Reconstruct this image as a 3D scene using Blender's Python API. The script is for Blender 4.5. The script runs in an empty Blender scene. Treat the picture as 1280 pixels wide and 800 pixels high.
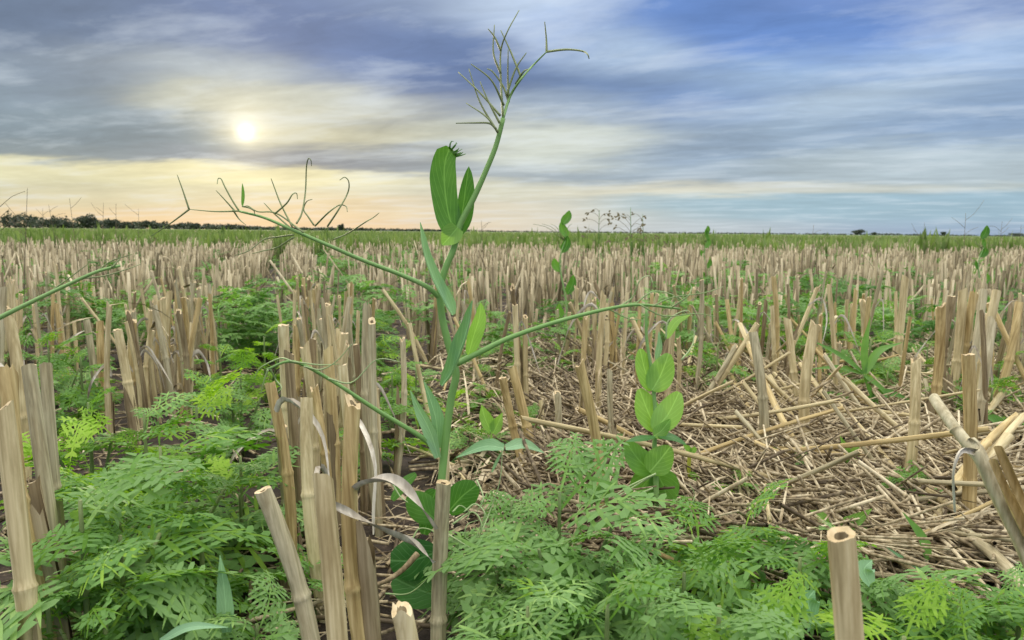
import bpy, math, random
import numpy as np
from mathutils import Vector, Matrix, Euler
R = math.radians
rng = np.random.default_rng(11)
random.seed(5)
sc = bpy.context.scene
COL = sc.collection

# ------------------------------------------------------------------ camera
F = 924.0                      # focal length in pixels of the 1280 px wide photograph
CAMZ = 0.30
PITCH, ROLL = 6.8, 0.5
camd = bpy.data.cameras.new('camera')
camd.sensor_width = 36.0; camd.lens = 36.0*F/1280
camd.clip_start = 0.01; camd.clip_end = 9000
cam = bpy.data.objects.new('camera', camd); COL.objects.link(cam)
CM = Euler((R(90-PITCH), 0, 0)).to_matrix() @ Matrix.Rotation(R(ROLL), 3, 'Z')
cam.matrix_world = Matrix.Translation((0, 0, CAMZ)) @ CM.to_4x4()
camd.dof.use_dof = True; camd.dof.focus_distance = 0.56; camd.dof.aperture_fstop = 22
sc.camera = cam
CMn = np.array(CM)

def P(px, py, d):
    """world point seen at photograph pixel (px,py) at depth d"""
    l = np.array([(px-640)/F, -(py-400)/F, -1.0])*d
    return CMn @ l + np.array([0, 0, CAMZ])
def G(px, py):
    l = CMn @ np.array([(px-640)/F, -(py-400)/F, -1.0])
    t = -CAMZ/l[2]
    return l*t + np.array([0, 0, CAMZ])
def proj(p):
    l = CMn.T @ (np.array(p)-np.array([0, 0, CAMZ]))
    return 640-F*l[0]/l[2], 400+F*l[1]/l[2], -l[2]

# ------------------------------------------------------------------ light, sky, exposure
SUN_AZ, SUN_EL = -19.5, 6.9     # degrees: azimuth right of +Y, elevation
w = bpy.data.worlds.new('World'); sc.world = w; w.use_nodes = True
sunl = bpy.data.lights.new('sun', 'SUN'); sunl.energy = 1.3; sunl.angle = R(9); sunl.color = (1.0, .80, .56)
so = bpy.data.objects.new('sun', sunl); COL.objects.link(so)
sdir = Vector((math.sin(R(SUN_AZ))*math.cos(R(SUN_EL)), math.cos(R(SUN_AZ))*math.cos(R(SUN_EL)), math.sin(R(SUN_EL))))
so.rotation_euler = sdir.to_track_quat('Z', 'Y').to_euler()
vs = sc.view_settings
vs.view_transform = 'Standard'; vs.look = 'None'; vs.exposure = 0.0; vs.gamma = 1.0; vs.use_curve_mapping = False
sc.render.engine = 'CYCLES'
sc.cycles.max_bounces = 6; sc.cycles.diffuse_bounces = 2; sc.cycles.transmission_bounces = 3; sc.cycles.glossy_bounces = 2
sc.cycles.transparent_max_bounces = 4
sc.cycles.use_denoising = True
UPPER = 2.05                    # unseen overhead sky, brightness added to light the ground

def lin(c):
    return tuple((x/255/12.92) if x/255 <= .04045 else ((x/255+.055)/1.055)**2.4 for x in c)

def build_sky():
    nt = w.node_tree; N = nt.nodes; L = nt.links
    for n in list(N): N.remove(n)
    def nd(t, **k):
        n = N.new(t)
        for a, b in k.items(): setattr(n, a, b)
        return n
    def math_(op, a, b=None, c=None, clamp=False):
        n = nd('ShaderNodeMath', operation=op); n.use_clamp = clamp
        for i, v in enumerate((a, b, c)):
            if v is None: continue
            if isinstance(v, (int, float)): n.inputs[i].default_value = v
            else: L.new(v, n.inputs[i])
        return n.outputs[0]
    def vm(op, a, b=None, s=None):
        n = nd('ShaderNodeVectorMath', operation=op)
        for i, v in enumerate((a, b)):
            if v is None: continue
            if isinstance(v, (tuple, list)): n.inputs[i].default_value = v
            else: L.new(v, n.inputs[i])
        if s is not None:
            if isinstance(s, (int, float)): n.inputs['Scale'].default_value = s
            else: L.new(s, n.inputs['Scale'])
        return n.outputs['Value'] if op == 'DOT_PRODUCT' else n.outputs[0]
    def noise(vec, scale, detail=5, rough=.55, dist=0.0):
        n = nd('ShaderNodeTexNoise'); L.new(vec, n.inputs['Vector'])
        n.inputs['Scale'].default_value = scale; n.inputs['Detail'].default_value = detail
        n.inputs['Roughness'].default_value = rough; n.inputs['Distortion'].default_value = dist
        return n
    def mixc(f, a, b, mode='MIX'):
        n = nd('ShaderNodeMix', data_type='RGBA', blend_type=mode)
        if isinstance(f, (int, float)): n.inputs[0].default_value = f
        else: L.new(f, n.inputs[0])
        for i, v in ((6, a), (7, b)):
            if isinstance(v, tuple): n.inputs[i].default_value = (*v, 1)
            else: L.new(v, n.inputs[i])
        return n.outputs[2]
    tc = nd('ShaderNodeTexCoord')
    d = vm('NORMALIZE', tc.outputs['Generated'])
    sp = nd('ShaderNodeSeparateXYZ'); L.new(d, sp.inputs[0])
    az = math_('MULTIPLY', math_('ARCTAN2', sp.outputs[0], sp.outputs[1]), 180/math.pi)
    el = math_('MULTIPLY', math_('ARCSINE', sp.outputs[2]), 180/math.pi)
    # cloud-sheet coordinates: a flat layer seen in perspective
    zz = math_('ADD', math_('MAXIMUM', sp.outputs[2], 0.0), 0.07)
    cx = math_('DIVIDE', sp.outputs[0], zz); cy = math_('DIVIDE', sp.outputs[1], zz)
    cc = nd('ShaderNodeCombineXYZ'); L.new(cx, cc.inputs[0]); L.new(cy, cc.inputs[1])
    sheet = cc.outputs[0]
    mp = nd('ShaderNodeMapping'); L.new(sheet, mp.inputs[0]); mp.vector_type = 'TEXTURE'; mp.inputs['Rotation'].default_value = (0, 0, R(156)); mp.inputs['Scale'].default_value = (1.45, .85, 1)
    sheet = mp.outputs[0]
    warp = noise(sheet, .55, 5, .62)
    wv = vm('MULTIPLY', vm('SUBTRACT', warp.outputs['Color'], (.5, .5, .5)), (17, 6.5, 0))
    ae = nd('ShaderNodeCombineXYZ'); L.new(az, ae.inputs[0]); L.new(el, ae.inputs[1])
    # less warp close to the horizon
    lowk = math_('DIVIDE', el, 7.0, clamp=True)
    pos = vm('ADD', ae.outputs[0], vm('SCALE', wv, s=lowk))
    # (azimuth, elevation, spread az, spread el, colour of the cloud there)
    A = [(-36, 16, 8, 4, (112, 124, 150)), (-29, 13.5, 6, 2.6, (106, 120, 146)), (-20, 15, 8, 3, (108, 122, 160)), (-9, 12.0, 7, 2.2, (100, 118, 160)),
         (-4, 10.6, 5, 2.0, (104, 120, 160)), (-12, 17.5, 6, 1.7, (140, 152, 182)), (0, 17.5, 6, 2.2, (188, 198, 220)), (4.5, 14.8, 3.5, 1.6, (160, 174, 208)), (9, 13.6, 4, 1.4, (178, 192, 216)),
         (-34, 9.8, 7, 1.6, (132, 142, 158)), (-22, 11.0, 7, .9, (186, 188, 190)), (-12, 9.2, 8, .9, (204, 200, 190)), (-33, 7.4, 8, 1.4, (130, 142, 154)),
         (-26, 6.4, 6, 1.2, (124, 136, 148)), (-19.5, 9.3, 6, .8, (190, 184, 166)), (-12, 7.2, 6, 1.3, (200, 190, 166)), (-16, 5.2, 9, .7, (126, 130, 144)), (-32, 5.2, 8, .6, (138, 146, 152)),
         (-20, 3.7, 12, .6, (238, 222, 178)), (-33, 3.4, 8, .7, (214, 204, 172)), (-28, 2.1, 9, .8, (208, 198, 170)), (-18, 1.4, 12, .8, (224, 198, 162)), (-19, .2, 14, .9, (222, 190, 156)),
         (-34, .4, 8, .8, (224, 196, 158)),
         (3, 6.8, 8, 1.7, (204, 202, 192)), (4, 9.2, 4, 1.0, (150, 162, 184)), (3, 4.6, 9, .9, (168, 174, 184)), (-3, 3.3, 9, .7, (210, 202, 184)), (0, 1.2, 9, 1.0, (214, 202, 186)),
         (11, 10.5, 7, 2.2, (118, 138, 178)), (14, 6.6, 5, 1.3, (142, 158, 184)), (10, 4.6, 8, .9, (156, 168, 184)), (10, 3.1, 7, .45, (218, 206, 186)), (20, 3.0, 9, .35, (206, 202, 194)),
         (13, 16.2, 6, 1.6, (106, 136, 196)), (21, 13.4, 6, 1.5, (108, 138, 198)), (17, 11.6, 5, 1.1, (166, 184, 210)), (23, 17, 6, 1.2, (120, 144, 200)), (33, 16.5, 7, 3, (124, 142, 186)),
         (22, 9.4, 6, .8, (182, 194, 212)), (32, 11.4, 7, 1.0, (160, 178, 210)), (31, 7.8, 8, 1.6, (142, 160, 190)), (20, 7.4, 7, 1.2, (156, 170, 190)), (26, 5.0, 9, .9, (176, 184, 192)),
         (18, 1.7, 10, .8, (160, 182, 196)), (32, 1.6, 9, .9, (156, 178, 194)), (14, .3, 9, .7, (186, 190, 196)), (30, .2, 9, .7, (152, 166, 190))]
    csum = wsum = None
    for a, e, sa, se, c in A:
        q = vm('MULTIPLY', vm('SUBTRACT', pos, (a, e, 0)), (1/sa, 1/se, 0))
        g = math_('POWER', 2.718, math_('MULTIPLY', vm('DOT_PRODUCT', q, q), -1.0))
        col = vm('SCALE', lin(c), s=g)
        csum = col if csum is None else vm('ADD', csum, col)
        wsum = g if wsum is None else math_('ADD', wsum, g)
    wsum = math_('ADD', wsum, 1e-4)
    csum = vm('ADD', csum, tuple(x*1e-4 for x in lin((130, 150, 185))))
    base = vm('SCALE', csum, s=math_('DIVIDE', 1.0, wsum))
    # cloud texture: streaks in the sheet, soft and fine
    n1 = noise(sheet, 1.5, 7, .6, .25)
    n2 = noise(sheet, .8, 4, .5)
    t = math_('MULTIPLY', math_('SUBTRACT', n1.outputs[0], .5), .75)
    t = math_('ADD', t, math_('MULTIPLY', math_('SUBTRACT', n2.outputs[0], .5), .55))
    t = math_('MULTIPLY', t, math_('ADD', .25, math_('MULTIPLY', math_('DIVIDE', el, 4.0, clamp=True), .75)))
    n3 = noise(sheet, 3.4, 9, .66, .9)
    t = math_('ADD', t, math_('MULTIPLY', math_('MULTIPLY', math_('SUBTRACT', n3.outputs[0], .5), .42), math_('DIVIDE', el, 6.0, clamp=True)))
    gain = math_('ADD', 1.0, t)
    base = vm('MULTIPLY', vm('SCALE', base, s=gain), (.92, 1.0, 1.0))
    wisp = nd('ShaderNodeMapRange'); wisp.inputs[1].default_value = .50; wisp.inputs[2].default_value = .78; L.new(n1.outputs[0], wisp.inputs[0])
    base = mixc(math_('MULTIPLY', wisp.outputs[0], .6), base, lin((204, 213, 220)))
    # glow of the veiled sun
    sd = vm('DOT_PRODUCT', d, tuple(sdir))
    ang = math_('MULTIPLY', math_('ARCCOSINE', math_('MINIMUM', sd, 1.0)), 180/math.pi)
    g1 = math_('POWER', 2.718, math_('MULTIPLY', math_('POWER', math_('DIVIDE', math_('MULTIPLY', ang, math_('ADD', .55, n1.outputs[0])), .52), 1.7), -1.0))
    g2 = math_('POWER', 2.718, math_('MULTIPLY', math_('POWER', math_('DIVIDE', ang, 1.7), 1.3), -1.0))
    g3 = math_('POWER', 2.718, math_('MULTIPLY', math_('DIVIDE', ang, 8), -1.0))
    veil = math_('ADD', .45, n1.outputs[0])
    base = vm('ADD', base, vm('SCALE', (1.2, 1.05, .8), s=g1))
    base = vm('ADD', base, vm('SCALE', (.46, .39, .23), s=math_('MULTIPLY', g2, veil)))
    base = vm('ADD', base, vm('SCALE', (.075, .06, .035), s=g3))
    # overhead, above the view: warm white brightness added to light the ground
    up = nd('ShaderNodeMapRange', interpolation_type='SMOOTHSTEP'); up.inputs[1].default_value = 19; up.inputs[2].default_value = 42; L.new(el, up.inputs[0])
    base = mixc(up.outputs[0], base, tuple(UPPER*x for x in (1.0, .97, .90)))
    # the clear air behind it
    sky = nd('ShaderNodeTexSky', sky_type='NISHITA'); sky.sun_disc = False
    sky.sun_elevation = R(SUN_EL); sky.sun_rotation = R(SUN_AZ); sky.air_density = 1.0; sky.dust_density = 0.3
    b1 = nd('ShaderNodeBackground'); L.new(sky.outputs[0], b1.inputs[0]); b1.inputs[1].default_value = .05
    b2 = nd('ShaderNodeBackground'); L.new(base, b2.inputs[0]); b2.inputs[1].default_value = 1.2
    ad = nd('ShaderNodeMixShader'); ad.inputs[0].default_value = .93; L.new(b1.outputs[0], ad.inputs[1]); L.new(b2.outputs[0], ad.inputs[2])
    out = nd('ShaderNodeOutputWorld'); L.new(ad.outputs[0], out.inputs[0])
build_sky()
w.cycles.sampling_method = 'MANUAL'; w.cycles.sample_map_resolution = 512

# ------------------------------------------------------------------ materials
MATS = {}
def newmat(name):
    m = bpy.data.materials.new(name); m.use_nodes = True
    nt = m.node_tree; nt.nodes.clear()
    return m, nt, nt.nodes, nt.links
def ramp(N, stops):
    r = N.new('ShaderNodeValToRGB'); e = r.color_ramp.elements
    while len(e) < len(stops): e.new(.5)
    for el, (p, c) in zip(e, stops): el.position = p; el.color = (*c, 1)
    return r
def straw_mat(name, tones, attr=False, scale=1.0, dirt=.66):
    """dry straw: lengthwise fibres, weather stains; tones = 3 colours dark..light"""
    m, nt, N, L = newmat(name)
    tc = N.new('ShaderNodeTexCoord')
    mp = N.new('ShaderNodeMapping'); mp.inputs['Scale'].default_value = (420*scale, 420*scale, 14*scale); L.new(tc.outputs['Object'], mp.inputs[0])
    fib = N.new('ShaderNodeTexNoise'); fib.inputs['Scale'].default_value = 1.0; fib.inputs['Detail'].default_value = 3; L.new(mp.outputs[0], fib.inputs[0])
    mp2 = N.new('ShaderNodeMapping'); mp2.inputs['Scale'].default_value = (95*scale, 95*scale, 17*scale); L.new(tc.outputs['Object'], mp2.inputs[0])
    oi = N.new('ShaderNodeObjectInfo')
    off = N.new('ShaderNodeVectorMath'); off.operation = 'SCALE'; off.inputs[0].default_value = (31, 17, 43); L.new(oi.outputs['Random'], off.inputs['Scale'])
    ad = N.new('ShaderNodeVectorMath'); ad.operation = 'ADD'; L.new(mp2.outputs[0], ad.inputs[0]); L.new(off.outputs[0], ad.inputs[1])
    st = N.new('ShaderNodeTexNoise'); st.inputs['Scale'].default_value = 1.0; st.inputs['Detail'].default_value = 5; st.inputs['Roughness'].default_value = .65; L.new(ad.outputs[0], st.inputs[0])
    r = ramp(N, [(.2, tones[0]), (.5, tones[1]), (.82, tones[2])])
    v = fib.outputs[0]
    if attr:
        at = N.new('ShaderNodeAttribute'); at.attribute_name = 'tone'
        mm = N.new('ShaderNodeMath'); mm.operation = 'MULTIPLY_ADD'; L.new(at.outputs['Fac'], mm.inputs[0]); mm.inputs[1].default_value = .75; 
        m2 = N.new('ShaderNodeMath'); m2.operation = 'SUBTRACT'; L.new(fib.outputs[0], m2.inputs[0]); m2.inputs[1].default_value = .375
        L.new(m2.outputs[0], mm.inputs[2]); v = mm.outputs[0]
    else:
        mm = N.new('ShaderNodeMath'); mm.operation = 'MULTIPLY_ADD'; L.new(oi.outputs['Random'], mm.inputs[0]); mm.inputs[1].default_value = .22
        m2 = N.new('ShaderNodeMath'); m2.operation = 'SUBTRACT'; L.new(fib.outputs[0], m2.inputs[0]); m2.inputs[1].default_value = .11
        L.new(m2.outputs[0], mm.inputs[2]); v = mm.outputs[0]
    L.new(v, r.inputs[0])
    sr = ramp(N, [(.43, (0, 0, 0)), (.62, (1, 1, 1))]); L.new(st.outputs[0], sr.inputs[0])
    mx = N.new('ShaderNodeMix'); mx.data_type = 'RGBA'; mx.blend_type = 'MULTIPLY'
    k = N.new('ShaderNodeMath'); k.operation = 'MULTIPLY'; k.inputs[1].default_value = dirt; L.new(sr.outputs[0], k.inputs[0]); L.new(k.outputs[0], mx.inputs[0])
    L.new(r.outputs[0], mx.inputs[6]); mx.inputs[7].default_value = (.52, .46, .37, 1)
    b = N.new('ShaderNodeBsdfPrincipled'); L.new(mx.outputs[2], b.inputs['Base Color']); b.inputs['Roughness'].default_value = .62
    b.inputs['Specular IOR Level'].default_value = .3
    bp = N.new('ShaderNodeBump'); bp.inputs['Strength'].default_value = .35; bp.inputs['Distance'].default_value = .0006; L.new(fib.outputs[0], bp.inputs['Height']); L.new(bp.outputs[0], b.inputs['Normal'])
    o = N.new('ShaderNodeOutputMaterial'); L.new(b.outputs[0], o.inputs[0])
    return m
def leaf_mat(name, dark, light, back=None, veins=False, rough=.5, transl=.35, nscale=60, attr=False, spec=.35):
    m, nt, N, L = newmat(name)
    tc = N.new('ShaderNodeTexCoord'); oi = N.new('ShaderNodeObjectInfo')
    ns = N.new('ShaderNodeTexNoise'); ns.inputs['Scale'].default_value = nscale; ns.inputs['Detail'].default_value = 4; L.new(tc.outputs['Object'], ns.inputs[0])
    v = N.new('ShaderNodeMath'); v.operation = 'MULTIPLY_ADD'
    if attr:
        at = N.new('ShaderNodeAttribute'); at.attribute_name = 'tone'; L.new(at.outputs['Fac'], v.inputs[0]); v.inputs[1].default_value = .9
    else:
        L.new(oi.outputs['Random'], v.inputs[0]); v.inputs[1].default_value = .75
    s = N.new('ShaderNodeMath'); s.operation = 'SUBTRACT'; L.new(ns.outputs[0], s.inputs[0]); s.inputs[1].default_value = .42 if attr else .37
    L.new(s.outputs[0], v.inputs[2])
    r = ramp(N, [(.2, dark), (.8, light)]); L.new(v.outputs[0], r.inputs[0])
    col = r.outputs[0]; h = ns.outputs[0]
    if veins:
        uv = N.new('ShaderNodeUVMap'); uv.uv_map = 'UVMap'
        sx = N.new('ShaderNodeSeparateXYZ'); L.new(uv.outputs[0], sx.inputs[0])
        def mth(op, a, b=None):
            n = N.new('ShaderNodeMath'); n.operation = op
            for i, q in enumerate((a, b)):
                if q is None: continue
                if isinstance(q, (int, float)): n.inputs[i].default_value = q
                else: L.new(q, n.inputs[i])
            return n.outputs[0]
        au = mth('ABSOLUTE', mth('SUBTRACT', sx.outputs[0], .5))
        ph = mth('ADD', mth('SUBTRACT', mth('MULTIPLY', sx.outputs[1], 5.5), mth('MULTIPLY', au, 6.5)), mth('MULTIPLY', ns.outputs[0], .9))
        tri = mth('ABSOLUTE', mth('SUBTRACT', mth('FRACT', mth('ADD', ph, 10.0)), .5))
        lv = N.new('ShaderNodeMapRange'); lv.inputs[1].default_value = .10; lv.inputs[2].default_value = 0.02; L.new(tri, lv.inputs[0])
        mr = N.new('ShaderNodeMapRange'); mr.inputs[1].default_value = .035; mr.inputs[2].default_value = .012; L.new(au, mr.inputs[0])
        vv = mth('MAXIMUM', mth('MULTIPLY', lv.outputs[0], .55), mr.outputs[0])
        mx = N.new('ShaderNodeMix'); mx.data_type = 'RGBA'; L.new(mth('MULTIPLY', vv, .38), mx.inputs[0]); L.new(col, mx.inputs[6])
        mx.inputs[7].default_value = (*[min(1, c*1.6+.08) for c in light], 1); col = mx.outputs[2]
        h = mth('SUBTRACT', mth('MULTIPLY', ns.outputs[0], .4), vv)
    if back:
        gm = N.new('ShaderNodeNewGeometry'); mb = N.new('ShaderNodeMix'); mb.data_type = 'RGBA'
        L.new(gm.outputs['Backfacing'], mb.inputs[0]); L.new(col, mb.inputs[6]); mb.inputs[7].default_value = (*back, 1); col = mb.outputs[2]
    b = N.new('ShaderNodeBsdfPrincipled'); L.new(col, b.inputs['Base Color']); b.inputs['Roughness'].default_value = rough; b.inputs['Specular IOR Level'].default_value = spec
    bp = N.new('ShaderNodeBump'); bp.inputs['Strength'].default_value = .35; bp.inputs['Distance'].default_value = .001; L.new(h, bp.inputs['Height']); L.new(bp.outputs[0], b.inputs['Normal'])
    t = N.new('ShaderNodeBsdfTranslucent')
    g = N.new('ShaderNodeMix'); g.data_type = 'RGBA'; g.blend_type = 'MULTIPLY'; g.inputs[0].default_value = 1; L.new(col, g.inputs[6]); g.inputs[7].default_value = (1.35, 1.5, .55, 1)
    L.new(g.outputs[2], t.inputs[0])
    ms = N.new('ShaderNodeMixShader'); ms.inputs[0].default_value = transl; L.new(b.outputs[0], ms.inputs[1]); L.new(t.outputs[0], ms.inputs[2])
    o = N.new('ShaderNodeOutputMaterial'); L.new(ms.outputs[0], o.inputs[0])
    return m

M = MATS
M['pale'] = straw_mat('straw_pale', [(.42, .34, .17), (.68, .575, .33), (.84, .745, .48)])
M['golden'] = straw_mat('straw_golden', [(.33, .235, .09), (.60, .465, .22), (.76, .63, .34)])
M['grey'] = straw_mat('straw_grey', [(.26, .23, .14), (.52, .465, .30), (.74, .67, .46)])
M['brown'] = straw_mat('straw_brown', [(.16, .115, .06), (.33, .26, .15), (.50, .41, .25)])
M['cut'] = straw_mat('straw_cut_end', [(.48, .36, .19), (.66, .52, .31), (.78, .66, .44)], dirt=.2)
M['sheath'] = straw_mat('straw_sheath', [(.12, .09, .05), (.29, .23, .135), (.48, .40, .26)], scale=.7)
M['dryleaf'] = straw_mat('straw_dry_leaf', [(.40, .36, .29), (.66, .61, .52), (.82, .78, .68)], scale=.6)
M['field'] = straw_mat('straw_field', [(.17, .14, .075), (.43, .365, .225), (.70, .61, .41)], attr=True, scale=.4, dirt=.7)
M['far'] = straw_mat('straw_far', [(.20, .16, .10), (.37, .30, .195), (.56, .475, .33)], attr=True, scale=.2, dirt=.4)
M['litter'] = straw_mat('straw_litter', [(.12, .09, .055), (.44, .36, .225), (.80, .70, .49)], attr=True, scale=.5, dirt=.8)
M['fern_g'] = leaf_mat('weed_leaf_green', (.11, .25, .025), (.31, .50, .07), back=(.17, .33, .09), rough=.62, spec=.22)
M['fern_b'] = leaf_mat('weed_leaf_bluish', (.14, .29, .06), (.32, .50, .16), back=(.2, .35, .12), rough=.62, transl=.3, spec=.22)
M['fern_y'] = leaf_mat('weed_leaf_yellow_green', (.17, .34, .03), (.35, .54, .06), rough=.55, transl=.45)
M['fern_stuff'] = leaf_mat('weed_cover_leaf', (.07, .19, .03), (.24, .42, .13), rough=.55, attr=True, nscale=20)
M['farweed'] = leaf_mat('far_weed_leaf', (.12, .19, .055), (.26, .345, .14), rough=.6, attr=True, nscale=4)
M['stemgreen'] = leaf_mat('weed_stem', (.16, .23, .08), (.27, .33, .13), transl=.1)
M['pea'] = leaf_mat('pea_leaf', (.06, .18, .03), (.13, .30, .06), veins=True, rough=.42, transl=.38)
M['pea_blue'] = leaf_mat('pea_leaf_waxy', (.18, .36, .18), (.28, .48, .28), veins=True, rough=.5, transl=.2)
M['pea_light'] = leaf_mat('pea_leaf_light', (.17, .35, .06), (.27, .48, .12), veins=True, rough=.45, transl=.4)
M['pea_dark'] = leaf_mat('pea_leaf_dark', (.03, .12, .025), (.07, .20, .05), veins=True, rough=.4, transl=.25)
M['peastem'] = leaf_mat('pea_stem', (.20, .38, .11), (.30, .50, .18), transl=.08, rough=.45)
M['tendril'] = leaf_mat('pea_tendril', (.22, .27, .12), (.32, .38, .18), transl=.1)
M['tendril_pale'] = leaf_mat('pea_tendril_pale', (.30, .42, .18), (.46, .58, .30), transl=.1)
M['yellowstem'] = leaf_mat('yellow_stem', (.38, .42, .05), (.52, .56, .10), transl=.1)
M['grass'] = leaf_mat('wild_grass', (.10, .24, .05), (.18, .36, .10), transl=.35, back=(.14, .28, .10))
M['dryweed'] = leaf_mat('dry_weed', (.16, .14, .09), (.24, .20, .12), transl=.1)
M['tree'] = leaf_mat('far_tree_leaf', (.045, .06, .045), (.075, .095, .06), transl=.1, attr=True, nscale=.3)
M['bark'] = leaf_mat('far_tree_bark', (.05, .04, .03), (.09, .07, .05), transl=.0)

def ground_mat():
    m, nt, N, L = newmat('field_soil')
    tc = N.new('ShaderNodeTexCoord')
    n1 = N.new('ShaderNodeTexNoise'); n1.inputs['Scale'].default_value = 60; n1.inputs['Detail'].default_value = 6; n1.inputs['Roughness'].default_value = .7; L.new(tc.outputs['Object'], n1.inputs[0])
    r1 = ramp(N, [(.35, (.018, .013, .009)), (.58, (.055, .038, .026)), (.75, (.18, .135, .09))]); L.new(n1.outputs[0], r1.inputs[0])
    n2 = N.new('ShaderNodeTexNoise'); n2.inputs['Scale'].default_value = .12; n2.inputs['Detail'].default_value = 5; L.new(tc.outputs['Object'], n2.inputs[0])
    r2 = ramp(N, [(.35, (.10, .17, .045)), (.7, (.20, .25, .09))]); L.new(n2.outputs[0], r2.inputs[0])
    ln = N.new('ShaderNodeVectorMath'); ln.operation = 'LENGTH'; L.new(tc.outputs['Object'], ln.inputs[0])
    mr = N.new('ShaderNodeMapRange'); mr.inputs[1].default_value = 12; mr.inputs[2].default_value = 60; L.new(ln.outputs['Value'], mr.inputs[0])
    mx = N.new('ShaderNodeMix'); mx.data_type = 'RGBA'; L.new(mr.outputs[0], mx.inputs[0]); L.new(r1.outputs[0], mx.inputs[6]); L.new(r2.outputs[0], mx.inputs[7])
    b = N.new('ShaderNodeBsdfPrincipled'); L.new(mx.outputs[2], b.inputs['Base Color']); b.inputs['Roughness'].default_value = .9
    bp = N.new('ShaderNodeBump'); bp.inputs['Strength'].default_value = .8; bp.inputs['Distance'].default_value = .006; L.new(n1.outputs[0], bp.inputs['Height']); L.new(bp.outputs[0], b.inputs['Normal'])
    o = N.new('ShaderNodeOutputMaterial'); L.new(b.outputs[0], o.inputs[0])
    return m
M['soil'] = ground_mat()

# ------------------------------------------------------------------ mesh helpers
class MB:
    def __init__(s): s.v = []; s.f = []; s.uv = []; s.t = []; s.mi = []; s.n = 0
    def add(s, v, f, uv=None, tone=.5, mi=0):
        v = np.asarray(v, float); s.v.append(v); o = s.n
        if isinstance(f, np.ndarray): s.f.extend((f+o).tolist()); k = len(f)
        else: s.f.extend([tuple(i+o for i in q) for q in f]); k = len(f)
        s.mi.extend([mi]*k)
        s.uv.append(np.zeros((len(v), 2)) if uv is None else np.asarray(uv, float))
        s.t.append(np.full(len(v), tone) if np.isscalar(tone) else np.asarray(tone)); s.n += len(v)
    def mesh(s, name, mats, uv=False, tone=False, smooth=True):
        me = bpy.data.meshes.new(name)
        V = np.concatenate(s.v); me.from_pydata(V.tolist(), [], s.f)
        for m in (mats if isinstance(mats, (list, tuple)) else [mats]): me.materials.append(m)
        if any(s.mi): me.polygons.foreach_set('material_index', s.mi)
        if smooth: me.polygons.foreach_set('use_smooth', [True]*len(me.polygons))
        if uv:
            U = np.concatenate(s.uv); l = me.uv_layers.new(name='UVMap')
            vi = np.zeros(len(me.loops), int); me.loops.foreach_get('vertex_index', vi); l.data.foreach_set('uv', U[vi].ravel())
        if tone:
            a = me.attributes.new('tone', 'FLOAT', 'POINT'); a.data.foreach_set('value', np.concatenate(s.t))
        me.update(); return me
def link(name, me, parent=None, loc=None, **props):
    o = bpy.data.objects.new(name, me); COL.objects.link(o)
    if loc is not None: o.location = loc
    if parent is not None: o.parent = parent
    for k, v in props.items(): o[k] = v
    return o
def thing(name, label, cat, loc=(0, 0, 0), group=None):
    o = bpy.data.objects.new(name, None); COL.objects.link(o); o.location = loc; o.empty_display_size = .02
    o['label'] = label; o['category'] = cat
    if group: o['group'] = group
    return o
def catmull(pts, n):
    p = np.asarray(pts, float)
    if len(p) == 2: t = np.linspace(0, 1, n)[:, None]; return p[0]*(1-t)+p[1]*t
    q = np.vstack([2*p[0]-p[1], p, 2*p[-1]-p[-2]]); out = []
    u = np.linspace(0, len(p)-1, n)
    for x in u:
        i = min(int(x), len(p)-2); t = x-i; a, b, c, d = q[i:i+4]
        out.append(.5*((2*b)+(-a+c)*t+(2*a-5*b+4*c-d)*t*t+(-a+3*b-3*c+d)*t**3))
    return np.array(out)
def tube(pts, rad, n=6, cap=True, flat=1.0):
    p = np.asarray(pts, float); k = len(p); rad = np.broadcast_to(rad, (k,))
    T = np.gradient(p, axis=0); T /= np.linalg.norm(T, axis=1)[:, None]+1e-12
    u = np.cross(T[0], [0, 0, 1.0])
    if np.linalg.norm(u) < .1: u = np.cross(T[0], [1.0, 0, 0])
    u /= np.linalg.norm(u); V = []
    a = np.arange(n)*2*np.pi/n
    for i in range(k):
        u = u-T[i]*np.dot(u, T[i]); u /= np.linalg.norm(u)+1e-12; v = np.cross(T[i], u)
        V.append(p[i]+rad[i]*(np.cos(a)[:, None]*u+flat*np.sin(a)[:, None]*v))
    f = [(i*n+j, i*n+(j+1) % n, (i+1)*n+(j+1) % n, (i+1)*n+j) for i in range(k-1) for j in range(n)]
    if cap: f.append(tuple(range((k-1)*n, k*n))); f.append(tuple(range(n-1, -1, -1)))
    return np.concatenate(V), f
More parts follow.
